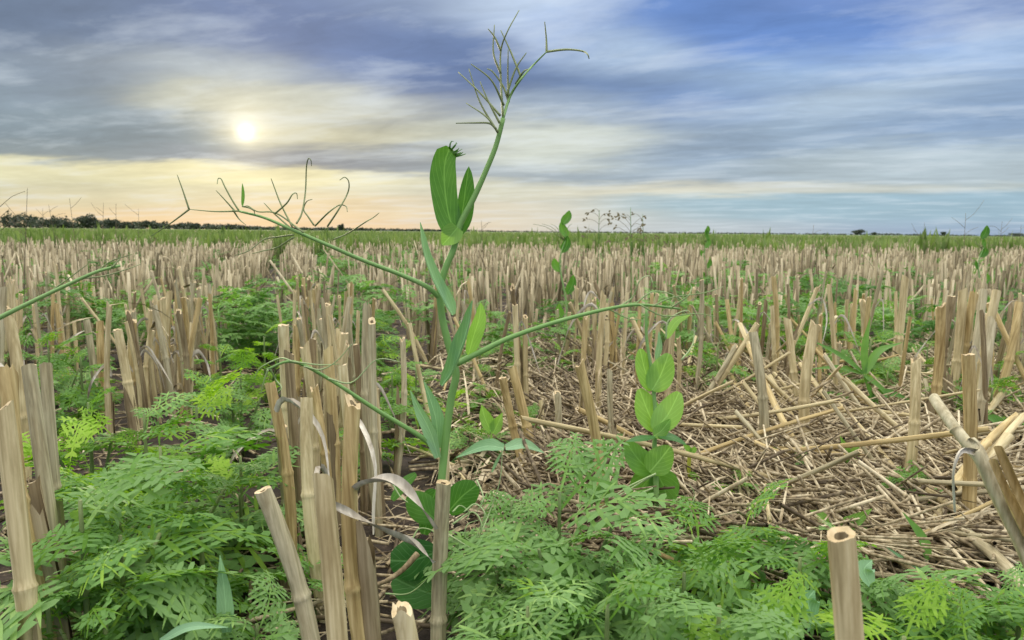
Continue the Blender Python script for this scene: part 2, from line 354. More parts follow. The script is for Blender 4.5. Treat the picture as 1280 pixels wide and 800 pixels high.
def blade(pts, W, nrm, fold=.2, ns=14, nc=4, prof=None, asym=(1, 1), twist=0.0, wav=0.0, cup=0.0, seed=0):
    """leaf surface along pts; W = full half width; nrm = the way the upper side faces"""
    rg = np.random.default_rng(seed)
    p = catmull(pts, ns); t = np.linspace(0, 1, ns)
    T = np.gradient(p, axis=0); T /= np.linalg.norm(T, axis=1)[:, None]
    if prof is None: prof = lambda t: np.sin(np.pi*np.clip(t, 0, 1)**.75)**.7
    wd = W*prof(t)+W*.02
    V = []; UV = []
    ph = rg.uniform(0, 6, 2)
    for i in range(ns):
        S = np.cross(T[i], nrm); S /= np.linalg.norm(S)+1e-9; Nn = np.cross(S, T[i])
        an = twist*t[i]; S, Nn = S*math.cos(an)+Nn*math.sin(an), Nn*math.cos(an)-S*math.sin(an)
        for j in range(-nc, nc+1):
            u = j/nc; ww = wd[i]*(asym[0] if u < 0 else asym[1])
            c = math.cos(fold*abs(u)**.5); s = math.sin(fold*abs(u)**.5)
            off = S*(u*ww*c)+Nn*(abs(u)*ww*s-cup*u*u*ww+wav*W*math.sin(9*t[i]+ph[0]+(2 if u > 0 else 0))*u*u)
            V.append(p[i]+off); UV.append((.5+u/2*min(1, wd[i]/W+.05), t[i]))
    m = 2*nc+1
    f = [(i*m+j, i*m+j+1, (i+1)*m+j+1, (i+1)*m+j) for i in range(ns-1) for j in range(m-1)]
    return np.array(V), f, np.array(UV)
def ground_z(x, y):
    d = np.hypot(x, y); k = np.clip(1.2-d/12, 0, 1)
    return k*(.006*np.sin(9*x+2)*np.cos(7*y)+.004*np.sin(21*x+5*y)-.004)
OUT = -np.array(CMn[:, 2])            # the camera looks this way

# ------------------------------------------------------------------ the setting
def build_ground():
    s = np.linspace(-1, 1, 181); xs = np.sinh(s*9.6)/np.sinh(9.6)*4500
    X, Y = np.meshgrid(xs, xs); Z = ground_z(X, Y)
    V = np.stack([X, Y, Z], -1).reshape(-1, 3); n = len(xs)
    i = np.arange(n-1); I, J = np.meshgrid(i, i); a = (J*n+I).ravel()
    mb = MB(); mb.add(V, np.stack([a, a+1, a+n+1, a+n], 1)); link('ground', mb.mesh('ground', M['soil']), kind='structure')
build_ground()

# ------------------------------------------------------------------ straw stalks
RAD = .0054
def stalk_geo(mb, p0, p1, r=RAD, n=18, seed=0, bend=.004, node=None, r0=None):
    """hollow cut stalk from p0 (ground) to p1 (cut end)"""
    rg = np.random.default_rng(seed); p0 = np.array(p0, float); p1 = np.array(p1, float)
    L = np.linalg.norm(p1-p0); k = 15; t = np.linspace(0, 1, k)
    nodes = [rg.uniform(.28, .62)] if node is None else node
    t = np.sort(np.concatenate([t]+[[q-.035, q-.012, q, q+.012, q+.03] for q in nodes])); t = np.clip(t, 0, 1)
    bv = rg.normal(0, 1, 3); bv[2] = 0
    pts = p0+(p1-p0)*t[:, None]+bv*(bend*np.sin(np.pi*t))[:, None]
    rr = (r0 or r*1.12)*(1-t)+r*t
    for q in nodes: rr = rr*(1+.20*np.exp(-((t-q)/.010)**2))*(1-.07*np.exp(-((t-q-.045)/.03)**2))
    v, f = tube(pts, rr, n, cap=False)
    ang = np.arange(n)*2*np.pi/n
    # irregular section: slightly oval and ribbed
    K = len(t); c = np.repeat(pts, n, 0); ir = 1+.05*np.cos(2*ang+rg.uniform(0, 6))+.035*np.cos(5*ang+rg.uniform(0, 6))+.02*rg.normal(size=n)
    v = c+(v-c)*np.tile(ir, K)[:, None]
    # ragged cut: the last ring tilts
    T = (p1-p0)/L; jag = rg.normal(0, .09 if seed % 3 else .5, n); jag = (jag+np.roll(jag, 1)+np.roll(jag, 2))/2; cut = rg.normal(0, .25)*np.cos(ang+rg.uniform(0, 6))*r+jag*r
    v[-n:] += T*cut[:, None]
    mb.add(v, f)
    top = v[-n:]; cen = top.mean(0)
    inner = cen-T*r*.12+(top-cen)*rg.uniform(.36, .52); inner2 = inner-T*r*3.0; inner2 = cen-T*r*3+(inner2-(cen-T*r*3))*.8
    vv = np.concatenate([top, inner, inner2]); ff = [(j, (j+1) % n, n+(j+1) % n, n+j) for j in range(n)]
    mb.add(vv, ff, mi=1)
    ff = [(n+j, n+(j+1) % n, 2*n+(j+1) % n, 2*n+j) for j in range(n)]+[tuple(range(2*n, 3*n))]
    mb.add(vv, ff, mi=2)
def sheath_geo(mb, p0, p1, r, a=0.0, b=.4, seed=0, n=10):
    """torn leaf sheath wrapped round the lower stalk"""
    rg = np.random.default_rng(seed); k = 7; t = np.linspace(a, b, k)
    pts = np.array(p0)+(np.array(p1)-np.array(p0))*t[:, None]
    v, f = tube(pts, r*np.linspace(1.42, 1.2, k), n, cap=False)
    v = v.reshape(k, n, 3); T = (np.array(p1)-np.array(p0))
    tear = rg.uniform(-.35, .25, n)*(b-a); tear = (tear+np.roll(tear, 1))/2
    v[-1] += T*tear[:, None]*1.1; v[-2] += T*tear[:, None]*.5
    c = pts[:, None]; v = c+(v-c)*(1+.10*rg.normal(size=(k, n, 1)))
    open_ = rg.integers(0, n)
    f = [q for q in f if (q[0] % n) != open_]
    mb.add(v.reshape(-1, 3), f)
TONES = ['pale', 'golden', 'grey', 'brown']
proto = {}
def stalk_proto(tone, i):
    if (tone, i) not in proto:
        mb = MB(); rg = np.random.default_rng(100+i)
        stalk_geo(mb, (0, 0, 0), (0, 0, .19), RAD, seed=200+i, bend=.0045)
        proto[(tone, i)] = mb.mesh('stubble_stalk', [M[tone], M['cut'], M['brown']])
    return proto[(tone, i)]
sheaths = []; dleaves = []
for i in range(5):
    mb = MB(); sheath_geo(mb, (0, 0, 0), (0, 0, .19), RAD*.95, 0, [.25, .4, .5, .33, .6][i], seed=i); sheaths.append(mb.mesh('sheath', M['sheath']))
for i in range(8):
    mb = MB(); rg = np.random.default_rng(60+i); z = rg.uniform(.07, .16); L = rg.uniform(.04, .10); a = rg.uniform(0, 6.28); dx, dy = math.cos(a), math.sin(a)
    pts = [(0, 0, z), (dx*L*.3, dy*L*.3, z+L*.25), (dx*L*.7, dy*L*.7+.01, z-L*.1), (dx*L*.9+.01, dy*L*.9, z-L*.7)]
    v, f, uv = blade(pts, rg.uniform(.003, .006), np.array([dx*.3, dy*.3, 1.0]), fold=.9, twist=rg.uniform(-3, 3), prof=lambda t: (1-t)**.5, nc=2, wav=.4, seed=i)
    mb.add(v, f); dleaves.append(mb.mesh('dry_leaf', M['dryleaf']))

def frame(p0, p1, L0=.19):
    """matrix basis that carries the +Z prototype onto p0->p1"""
    d = Vector(p1)-Vector(p0); return d.to_track_quat('Z', 'Y'), d.length/L0
stalks = []     # dicts to be labelled
def place_stalk(p0, p1, tone, seed, rs=1.0, sheath=None, dleaf=None, label=None):
    o = link('stubble_stalk', stalk_proto(tone, seed % 6), loc=p0)
    q, s = frame(p0, p1); o.rotation_mode = 'QUATERNION'
    o.rotation_quaternion = q @ Vector((0, 0, 1)).rotation_difference(Vector((0, 0, 1)))
    spin = (seed*1.7) % 6.28
    o.rotation_quaternion = q @ Matrix.Rotation(spin, 3, 'Z').to_quaternion()
    o.scale = (rs, rs, s)
    o['category'] = 'straw stalk'; o['group'] = 'cut straw stalks standing in the stubble field'
    if sheath is not None: link('sheath', sheaths[sheath % 5], o)
    if dleaf is not None: link('dry_leaf', dleaves[dleaf % 8], o)
    stalks.append(dict(o=o, p0=np.array(p0), p1=np.array(p1), tone=tone, sheath=sheath is not None, dleaf=dleaf is not None, label=label, rs=rs))
    return o
def hand(tx, ty, bx, by, wpx, tone, label=None, sheath=None, dleaf=None, d=None, dz=0.0, seed=None):
    """stalk by its cut end and a lower point; depth from its width (or given), run down to the ground"""
    if d is None: d = 2*RAD*F/wpx
    a = P(tx, ty, d); b = P(bx, by, d+dz)
    t = (a[2]-0)/(a[2]-b[2]); g = a+(b-a)*t
    g[2] = ground_z(g[0], g[1])-.004
    seed = len(stalks) if seed is None else seed
    if sheath is None and seed % 2: sheath = seed
    return place_stalk(g, a, tone, seed, rs=.9*wpx*d/F/2/RAD, sheath=sheath, dleaf=dleaf, label=label)

HAND = [
 # left edge
 (4, 508, 34, 790, 24, 'pale', 'thick pale stalk cut square, cropped by the left edge of the view', 1, None, None),
 (10, 462, 48, 650, 21, 'golden', 'tall tan stalk behind the thickest stalk at the left edge', 4, None, None),
 (36, 457, 68, 690, 19, 'grey', 'grey stalk, left one of the touching pair near left edge', 2, None, None),
 (57, 456, 80, 690, 15, 'grey', 'grey stalk, right one of the touching pair near left edge', None, None, .55),
 (12, 400, 22, 520, 14, 'pale', 'pale leaning stalk just above the thick left edge stalks', None, 2, .85),
 # bottom left-centre
 (328, 612, 372, 800, 23, 'grey', 'grey stalk leaning left with brown cut end, left of tallest front stalk', 3, None, None),
 (404, 596, 420, 800, 28, 'pale', 'thickest pale front stalk with cream cut end, below the dense clump', 1, None, None),
 (502, 760, 503, 830, 28, 'pale', 'short hollow stalk whose open cut end shows at the bottom edge', None, None, .36),
 (554, 603, 549, 800, 21, 'grey', 'grey streaked stalk touched by two curled dry leaves, front centre', None, None, None),
 (555, 540, 552, 640, 14, 'pale', 'thin pale stalk peeking up directly behind the grey streaked centre stalk', None, None, .62),
 # dense clump left of pea
 (441, 502, 457, 690, 22, 'golden', 'thick golden stalk at the front right of the dense clump', 4, None, None),
 (383, 497, 396, 640, 17, 'pale', 'pale stalk at the front middle of the dense clump', None, 1, None),
 (352, 532, 372, 700, 15, 'grey', 'grey stalk at the front left of the dense clump', 2, None, None),
 (393, 484, 408, 610, 12, 'golden', 'slim golden stalk between two thick ones in the dense clump', None, None, .7),
 (463, 454, 466, 590, 12, 'pale', 'pale straight stalk standing apart right of the dense clump', 0, None, .8),
 (428, 457, 436, 600, 14, 'pale', 'pale stalk behind the thick golden one in the dense clump', None, 3, .68),
 (380, 432, 384, 560, 13, 'pale', 'tall pale stalk at the top middle of the dense clump', 1, None, .75),
 (354, 406, 362, 540, 15, 'pale', 'whitish frayed stalk at the upper left of the dense clump', None, 5, .78),
 (410, 436, 416, 580, 13, 'golden', 'golden stalk in the heart of the dense clump', 4, None, .74),
 (372, 408, 378, 520, 11, 'golden', None, None, None, .9),
 (391, 424, 396, 540, 10, 'brown', None, None, None, .9),
 (411, 412, 413, 520, 10, 'pale', None, None, None, .95),
 (424, 414, 428, 520, 9, 'pale', None, 1, None, .95),
 (337, 478, 352, 640, 14, 'golden', 'tan stalk with a ragged sheath at the left side of the dense clump', 3, 6, .62),
 (361, 440, 372, 590, 12, 'brown', None, 2, None, .72),
 (503, 423, 501, 470, 8, 'grey', 'thin grey stalk rising out of a tan sheath, left of pea stem', 4, None, .9),
 (512, 404, 528, 475, 6, 'pale', None, None, None, 1.1),
 # left clump
 (147, 412, 162, 500, 11, 'pale', 'pale leaning stalk at the front of the left clump', None, None, 1.05),
 (166, 402, 170, 490, 10, 'golden', None, 2, 2, 1.12),
 (190, 413, 192, 492, 8, 'pale', None, None, None, 1.2),
 (203, 373, 208, 490, 8, 'pale', None, 0, None, 1.25),
 (212, 365, 214, 480, 8, 'pale', None, None, None, 1.3),
 (108, 400, 116, 480, 9, 'grey', None, None, None, 1.15),
 (125, 402, 128, 480, 9, 'golden', None, 3, 4, 1.2),
 # centre-right
 (724, 455, 742, 590, 14, 'golden', 'golden stalk standing alone just left of the round-leaved pea', None, None, None),
 (628, 472, 658, 590, 11, 'golden', 'tan stalk leaning left, front one of a leaning pair right of pea stem', None, None, .86),
 (640, 460, 668, 585, 12, 'golden', 'tan stalk leaning left, rear one of a leaning pair right of pea stem', 3, None, .9),
 (697, 490, 690, 585, 9, 'grey', 'short grey stalk leaning right between the leaning pair and the golden stalk', None, None, .92),
 (676, 500, 688, 560, 6, 'pale', None, None, None, 1.05),
 (762, 462, 772, 600, 8, 'grey', 'slim grey stalk touching the left leaf of the round-leaved pea', None, None, .88),
 # open patch, right
 (1020, 404, 1014, 560, 14, 'pale', 'pale stalk with a split flared top in the littered opening', None, None, .98),
 (941, 415, 952, 590, 12, 'grey', 'grey upright stalk with a dark joint in the littered opening', 3, None, .92),
 (984, 398, 1000, 512, 9, 'pale', 'slender pale stalk leaning left behind the flared one', None, None, 1.2),
 (1145, 449, 1127, 640, 14, 'pale', 'pale stalk with ragged top leaning right beside the littered opening', 1, None, .80),
 (1210, 443, 1206, 700, 16, 'golden', 'tall straight golden stalk in front of the right clump', 0, None, .69),
 (1052, 668, 1058, 830, 37, 'pale', 'very thick pale stalk close by at the bottom right, cut flat', None, None, .27),
 (1176, 382, 1160, 530, 12, 'golden', 'golden stalk at the left of the right clump', 1, None, 1.05),
 (1190, 370, 1184, 520, 10, 'brown', None, 2, None, 1.1),
 (1204, 362, 1188, 500, 11, 'pale', None, None, None, 1.15),
 (1218, 366, 1212, 500, 10, 'golden', None, 4, None, 1.15),
 (1230, 362, 1216, 500, 10, 'grey', None, 1, 3, 1.1),
 (1246, 364, 1226, 500, 11, 'pale', None, None, None, 1.05),
 (1240, 400, 1222, 520, 11, 'grey', None, 3, None, .98),
 (1274, 378, 1244, 480, 10, 'golden', 'golden stalk leaning right at the right edge of the view', None, None, 1.1),
 (1132, 346, 1120, 470, 9, 'pale', 'tall pale stalk above the broad grass tuft', None, None, 1.4),
 (1078, 375, 1074, 480, 8, 'pale', None, 0, None, 1.45),
]
for i, (tx, ty, bx, by, wp, tone, lab, sh, dl, d) in enumerate(HAND):
    hand(tx, ty, bx, by, wp, tone, lab, sh, dl, d, seed=i)
n_hand = len(stalks)

# random rows: five directions agree with the sowing rows of the field
def patch_noise(x, y):
    return (np.sin(2.1*x+1.3*y+.5)+np.sin(1.2*x-1.9*y+2.0)+np.sin(3.7*x+.8*y+4)+np.sin(.7*x+3.1*y))/4
def row_positions():
    out = []
    for k in range(-46, 60):
        x0 = -.4+.28*k; y = .55
        while y < 12:
            y += rng.exponential(.027 if y < 3 else .023)
            x = x0-.30*(y-.6)+rng.normal(0, .036)
            if abs(x) > .74*y+.12: continue
            n = patch_noise(x, y); keep = .92 if n > -.25 else (.42 if n > -.5 else .2)
            if y < 1.75:
                if k == 1: keep = .5 if y < 1.0 else .75
                elif k == 0: keep = 0 if y < 1.0 else .95
                elif k in (2,): keep = .16 if y < 1.0 else .75
                elif k == 3: keep = .10 if y < 1.1 else .65
                elif k == 4: keep = .18 if y < 1.1 else .8
                elif k == 5: keep = .8
                elif k < 0: keep = .75
            
            if rng.random() > keep: continue
            for j in range(rng.integers(1, 4)):
                out.append((x+rng.normal(0, .012), y+rng.normal(0, .014)))
    return np.array(out)
pos = row_positions()
hg = np.clip(rng.normal(.187, .022, len(pos)), .09, .25); short = rng.random(len(pos)) < .12; hg[short] *= rng.uniform(.4, .8, short.sum())
tilt = rng.normal(0, .075, (len(pos), 2)); wild = rng.random(len(pos)) < .12; tilt[wild] *= 4
B = np.column_stack([pos, ground_z(pos[:, 0], pos[:, 1])-.004]); Tp = B+np.column_stack([tilt[:, 0]*hg, tilt[:, 1]*hg, hg])
# keep clear of the pea plant's own place and of hand-placed stalks
okm = np.ones(len(B), bool)
hp = np.array([s['p0'][:2] for s in stalks])
for i in range(len(B)):
    if B[i, 1] < 2: 
        if np.min(np.hypot(*(hp-B[i, :2]).T)) < .014: okm[i] = False
        px, py, dd = proj(Tp[i])
        if B[i, 1] < .8 and 470 < px < 1150: okm[i] = False
        if B[i, 1] < .7 and px < 335: okm[i] = False
B, Tp = B[okm], Tp[okm]
order = np.argsort(B[:, 1]); B, Tp = B[order], Tp[order]
vis = [i for i in range(len(B)) if -10 < proj(Tp[i])[0] < 1290]
N_IND = 296-n_hand
ind = set(vis[:N_IND])
for q, i in enumerate(sorted(ind)):
    place_stalk(B[i], Tp[i], random.choices(TONES, [5, 3, 3, 2])[0], q, rs=random.uniform(.42, .80),
                sheath=q if random.random() < .5 else None, dleaf=q if random.random() < .4 else None)

def batch(mb, b, t, r, n=5, mid=True, tm=.5):
    """many thin straws at once"""
    K = len(b); r = np.broadcast_to(r, (K,)); T = t-b; L = np.linalg.norm(T, axis=1)[:, None]; T = T/L
    u = np.cross(T, np.array([.31, .95, .05])); u /= np.linalg.norm(u, axis=1)[:, None]; v = np.cross(T, u)
    a = np.arange(n)*2*np.pi/n; ts = [0, .5, 1] if mid else [0, 1]; m = len(ts)
    bow = rng.normal(0, .02, (K, 3))*L
    V = np.zeros((K, m, n, 3))
    for q, s in enumerate(ts):
        c = b+(t-b)*s+bow*(4*s*(1-s))
        V[:, q] = c[:, None]+r[:, None, None]*(1.1-.15*s)*(np.cos(a)[None, :, None]*u[:, None]+np.sin(a)[None, :, None]*v[:, None])
    off = (np.arange(K)*m*n)[:, None]
    fs = [(q*n+j, q*n+(j+1) % n, (q+1)*n+(j+1) % n, (q+1)*n+j) for q in range(m-1) for j in range(n)]
    f = (off[:, :, None]+np.array(fs)[None]).reshape(-1, 4)
    cap = (np.arange(K)*m*n)[:, None]+np.array([(m-1)*n+j for j in range(n)])[None]
    tone = np.repeat(np.clip(rng.normal(0, .25, K)+tm, 0, 1), m*n)
    nv = mb.n; mb.add(V.reshape(-1, 3), f, tone=tone)
    mb.f.extend((cap+nv).tolist()); mb.mi.extend([0]*K)
rest = [i for i in range(len(B)) if i not in ind]
mb = MB(); rb, rt = B[rest], Tp[rest]; batch(mb, rb, rt, rng.uniform(.0021, .0041, len(rb)), 6)
link('stubble', mb.mesh('stubble', M['field'], tone=True), kind='stuff', label='dense rows of dry cut stubble running back across the field', category='stubble')
# farther stubble, sparser and simpler
K = 34000; y = 12*(55/12)**(rng.random(K)**.8); x = (rng.random(K)*2-1)*.76*y
b = np.column_stack([x, y, np.zeros(K)]); h = np.clip(rng.normal(.185, .022, K), .1, .24); t = b+np.column_stack([rng.normal(0, .09, K)*h, rng.normal(0, .09, K)*h, h])
mb = MB(); batch(mb, b, t, .0034+.00017*y, 4, mid=False)
link('distant_stubble', mb.mesh('distant_stubble', M['far'], tone=True), kind='stuff', label='far dry stubble fading into the green band before the horizon', category='stubble')

# dry leaves and chaff hanging in the stubble
def ribbon_batch(mb, c, d, L, W, droop, seg=5):
    K = len(c); s = np.linspace(0, 1, seg); side = np.cross(d, rng.normal(0, .5, (K, 3))+[0, 0, 1]); side /= np.linalg.norm(side, axis=1)[:, None]
    tw = rng.uniform(-2.5, 2.5, K); nn = np.cross(side, d); V = np.zeros((K, seg, 2, 3))
    for i, q in enumerate(s):
        p = c+d*(L*q)[:, None]+np.array([0, 0, -1])*(droop*L*q*q)[:, None]; p[:, 2] = np.maximum(p[:, 2], .003)
        sd = side*np.cos(tw*q)[:, None]+nn*np.sin(tw*q)[:, None]; ww = (W*(1-.75*q))[:, None]
        V[:, i, 0] = p-sd*ww; V[:, i, 1] = p+sd*ww
    fs = np.array([(2*i, 2*i+1, 2*i+3, 2*i+2) for i in range(seg-1)])
    f = ((np.arange(K)*seg*2)[:, None, None]+fs[None]).reshape(-1, 4)
    mb.add(V.reshape(-1, 3), f, tone=np.repeat(np.clip(rng.normal(.55, .25, K), 0, 1), seg*2))
mb = MB(); sel = rng.choice(np.arange(len(B)), 5200); c = B[sel]+(Tp[sel]-B[sel])*rng.uniform(.3, 1, (5200, 1))
a = rng.uniform(0, 6.28, 5200); el = rng.uniform(-.3, 1.1, 5200); d = np.column_stack([np.cos(a)*np.cos(el), np.sin(a)*np.cos(el), np.sin(el)])
kk = c[:, 1] > .95; ribbon_batch(mb, c[kk], d[kk], rng.uniform(.03, .10, kk.sum()), rng.uniform(.0015, .004, kk.sum()), rng.uniform(.2, 1.4, kk.sum()))
link('dry_straw_leaves', mb.mesh('dry_straw_leaves', M['field'], tone=True), kind='stuff', label='withered curled straw leaves caught among the stubble rows', category='dry leaves')

# litter: small chopped straw nobody could count
def lie(n, xf, yf, Lf, r, zmax, ang, tl=.12):
    x, y = xf(n), yf(n); x = x*1.0; a = ang(n); L = Lf(n); el = rng.normal(0, tl, n)
    d = np.column_stack([np.cos(a)*np.cos(el), np.sin(a)*np.cos(el), np.sin(el)])
    c = np.column_stack([x, y, rng.uniform(.004, zmax, n)]); b = c-d*L[:, None]/2; t = c+d*L[:, None]/2
    b[:, 2] = np.maximum(b[:, 2], .003); t[:, 2] = np.maximum(t[:, 2], .003)
    return b, t, r(n)
def ytri(lo, hi): return lambda n: lo+(hi-lo)*rng.random(n)
mb = MB()
n = 6000; y = .5+3.6*rng.random(n)**1.3; x = (rng.random(n)*2-1)*.75*y
b, t, r = lie(n, lambda n: x, lambda n: y, lambda n: rng.uniform(.015, .10, n), lambda n: rng.uniform(.0006, .0020, n), .02, lambda n: rng.uniform(0, 6.28, n))
batch(mb, b, t, r, 4, tm=.36)
n = 9000; y = rng.uniform(.6, 1.75, n); x = rng.uniform(.02, .72, n)*y
b, t, r = lie(n, lambda n: x, lambda n: y, lambda n: rng.uniform(.03, .20, n), lambda n: rng.uniform(.0006, .0019, n), .042, lambda n: np.where(rng.random(n) < .6, rng.normal(-1.15, .45, n), rng.uniform(0, 6.28, n)), .30)
batch(mb, b, t, r, 5, tm=np.clip(.30+.5*b[:, 0]/b[:, 1], .3, .58))
n = 6500; y = rng.uniform(.6, 1.9, n); x = rng.uniform(-.1, .72, n)*y; a = rng.uniform(0, 6.28, n); el = rng.uniform(-.1, .9, n)
ribbon_batch(mb, np.column_stack([x, y, rng.uniform(.003, .03, n)]), np.column_stack([np.cos(a)*np.cos(el), np.sin(a)*np.cos(el), np.sin(el)]), rng.uniform(.03, .13, n), rng.uniform(.0008, .0030, n), rng.uniform(.1, .9, n))
link('straw_litter', mb.mesh('straw_litter', M['litter'], tone=True), kind='stuff', label='chopped straw and chaff strewn over the bare soil', category='litter')

# larger fallen straws, each one its own thing
fallen = []
def place_fallen(p0, p1, tone, seed, rs, label=None):
    q, s = frame(p0, p1)
    o = link('fallen_straw', stalk_proto(tone, seed % 6), loc=p0); o.rotation_mode = 'QUATERNION'; o.rotation_quaternion = q
    o.scale = (rs, rs, s); o['category'] = 'fallen straw'; o['group'] = 'loose straws lying over the bare ground'
    fallen.append(dict(o=o, p0=np.array(p0), p1=np.array(p1), tone=tone, label=label, rs=rs))
def fh(x0, y0, z0, x1, y1, z1, w_, tone, label=None):
    """straw by two pixels and the height of each end above the ground"""
    e = []
    for (px, py, z) in ((x0, y0, z0), (x1, y1, z1)):
        l = CMn @ np.array([(px-640)/F, -(py-400)/F, -1.0]); e.append(l*((z-CAMZ)/l[2])+np.array([0, 0, CAMZ]))
    place_fallen(e[0], e[1], tone, len(fallen), .85*w_/2/RAD, label)
FH = [
 (925, 405, .15, 1010, 590, .006, .008, 'pale', 'long pale straw slanting down right across the litter, topmost of its bundle'),
 (936, 432, .13, 1022, 600, .006, .009, 'golden', 'golden straw slanting down right just under the topmost long one'),
 (962, 470, .08, 1034, 585, .006, .008, 'pale', None), (1000, 455, .09, 1085, 570, .006, .008, 'pale', 'slim pale straw slanting down right behind the flared stalk'),
 (905, 455, .05, 985, 620, .006, .009, 'golden', None), (872, 520, .02, 1000, 640, .008, .010, 'grey', None), (860, 490, .03, 930, 615, .01, .012, 'grey', None),
 (1256, 488, .08, 1150, 610, .01, .010, 'pale', 'pale straw leaning from lower left up to the right clump'), (1262, 545, .09, 1165, 655, .012, .011, 'pale', 'pale straw rising rightward across the golden stalk'),
 (1280, 520, .09, 1158, 664, .03, .009, 'pale', None), (1168, 648, .03, 1290, 744, .04, .011, 'grey', 'thick grey straw lying low at the right, pointing to the lower corner'),
 (1120, 706, .015, 1222, 716, .015, .012, 'pale', 'pale straw lying level across the foot of the golden stalk'), (1100, 712, .01, 1170, 664, .02, .016, 'golden', None),
 (1165, 668, .03, 1225, 700, .02, .010, 'pale', None), (1158, 690, .02, 1245, 712, .012, .012, 'pale', None), (1140, 606, .04, 1200, 640, .05, .009, 'pale', None),
 (960, 634, .01, 1070, 650, .01, .010, 'pale', 'pale straw lying level in front of the littered opening'), (980, 612, .01, 1050, 690, .012, .010, 'golden', None),
 (860, 540, .01, 905, 590, .01, .009, 'pale', None), (700, 552, .01, 745, 560, .012, .010, 'pale', 'short pale straw lying by the foot of the lone golden stalk'),
 (1060, 600, .01, 1130, 560, .04, .009, 'grey', None), (1090, 640, .01, 1145, 580, .04, .008, 'grey', None), (1190, 610, .07, 1270, 520, .08, .009, 'golden', None),
]
for a in FH: fh(*a)
for i in range(140):
    y = rng.uniform(.62, 1.6); x = rng.uniform(.12, .66)*y; L = rng.uniform(.12, .34)
    a = rng.normal(-.95, .35) if rng.random() < .6 else rng.uniform(0, 6.28); z0 = rng.uniform(.005, .028); z1 = max(.005, z0+rng.normal(0, .012)+(rng.random() < .5)*rng.uniform(.02, .09))
    place_fallen((x, y, z0), (x+L*math.cos(a), y+L*math.sin(a), z1), random.choice(['pale', 'pale', 'golden', 'grey']), i, rng.uniform(.26, .5))
for i in range(30):
    y = rng.uniform(.7, 1.9); x = rng.uniform(-.15, .25)*y; L = rng.uniform(.05, .16); a = rng.uniform(0, 6.28); z0 = rng.uniform(.005, .02)
    place_fallen((x, y, z0), (x+L*math.cos(a), y+L*math.sin(a), z0+.01), random.choice(['pale', 'golden', 'grey']), i, rng.uniform(.28, .55))

for i in range(22):
    y = rng.uniform(.8, 1.55); x = rng.uniform(.12, .66)*y; L = rng.uniform(.09, .2); a = rng.normal(2.3, .6); el = rng.uniform(.35, 1.0)
    place_fallen((x, y, .004), (x+L*math.cos(a)*math.cos(el), y+L*math.sin(a)*math.cos(el), L*math.sin(el)), random.choice(['pale', 'golden', 'grey']), i, rng.uniform(.4, .7))

# the big broken stalk at the right edge: two lengths hinged at a crushed joint
def broken():
    d = .44; A_, B_, C_, D_ = P(1166, 496, d+.03), P(1222, 566, d), P(1258, 640, d-.005), P(1330, 790, d-.02)
    base = A_*0+D_; base[2] = 0
    root = thing('broken_stalk', 'thick broken stalk bent over at a crushed joint, right edge', 'straw stalk', tuple(G(1300, 760)))
    inv = np.array(root.location)
    mb = MB(); stalk_geo(mb, B_-inv+np.array([.002, 0, -.004]), A_-inv, .0031, seed=5, node=[.5]); link('upper_length', mb.mesh('upper_length', [M['grey'], M['cut'], M['brown']]), root)
    pts = catmull([D_-inv, C_-inv, B_-inv, B_-inv+np.array([-.003, 0, .004])], 18); rr = np.interp(np.linspace(0, 1, 18), [0, .5, .8, .95, 1], [.0068, .0066, .006, .005, .0035])
    v, f = tube(pts, rr, 14, flat=.6); rg = np.random.default_rng(3); c = np.repeat(pts, 14, 0); v = c+(v-c)*(1+.06*rg.normal(size=(len(v), 1)))
    mb = MB(); mb.add(v, f); link('lower_length', mb.mesh('lower_length', [M['grey']]), root)
    mb = MB()
    for s_, off in ((1, .0), (2, .006)):
        pts = catmull([B_-inv+np.array([0, -.012, .0])+off, C_-inv+np.array([.006+off, -.009, -.01]), D_-inv+np.array([.01, -.012, 0])], 12)
        v, f, uv = blade(pts, .0065, np.array([-.3, -1, .3]), fold=1.1, wav=.3, prof=lambda t: .6+.4*np.sin(3*t), seed=s_); mb.add(v, f)
    link('sheath', mb.mesh('sheath', M['golden']), root)
    mb = MB(); p = catmull([P(1222, 566, d), P(1200, 562, d-.01), P(1190, 590, d-.01), P(1192, 640, d)], 10)-inv; v, f, uv = blade(p, .003, np.array([0, -1, .2]), fold=.8, twist=1.5, prof=lambda t: 1-.6*t); mb.add(v, f)
    link('dry_leaf', mb.mesh('dry_leaf', M['dryleaf']), root)
broken()

# curled dry leaves in front of the pea
def dry_leaf(pxs, d, W, label, seed, tw):
    pts = [P(x, y, dd) for x, y, dd in pxs]; b = G(pxs[0][0], 790); o = np.array(pts[0])
    mb = MB(); v, f, uv = blade([p-o for p in pts], W, np.array([.1, -.5, 1.0]), fold=.7, ns=40, wav=.5, twist=tw, prof=lambda t: np.interp(t, [0, .15, .5, .9, 1], [.35, .7, 1, .6, .3]), seed=seed)
    mb.add(v, f); ob = link('dry_leaf_blade', mb.mesh('dry_leaf_blade', M['dryleaf']), loc=tuple(o)); ob['label'] = label; ob['category'] = 'dry leaf'; ob['group'] = 'curled dry leaves'
dry_leaf([(440, 640, .47), (446, 612, .45), (476, 602, .44), (503, 611, .44), (525, 633, .44), (543, 662, .445)], .45, .0042, 'grey dry leaf arching over to the grey streaked centre stalk', 1, .5)
dry_leaf([(414, 632, .41), (452, 650, .42), (492, 671, .43), (520, 684, .44), (543, 703, .445)], .45, .0038, 'whitish dry leaf sloping down right behind the thickest front stalk', 2, 1.0)
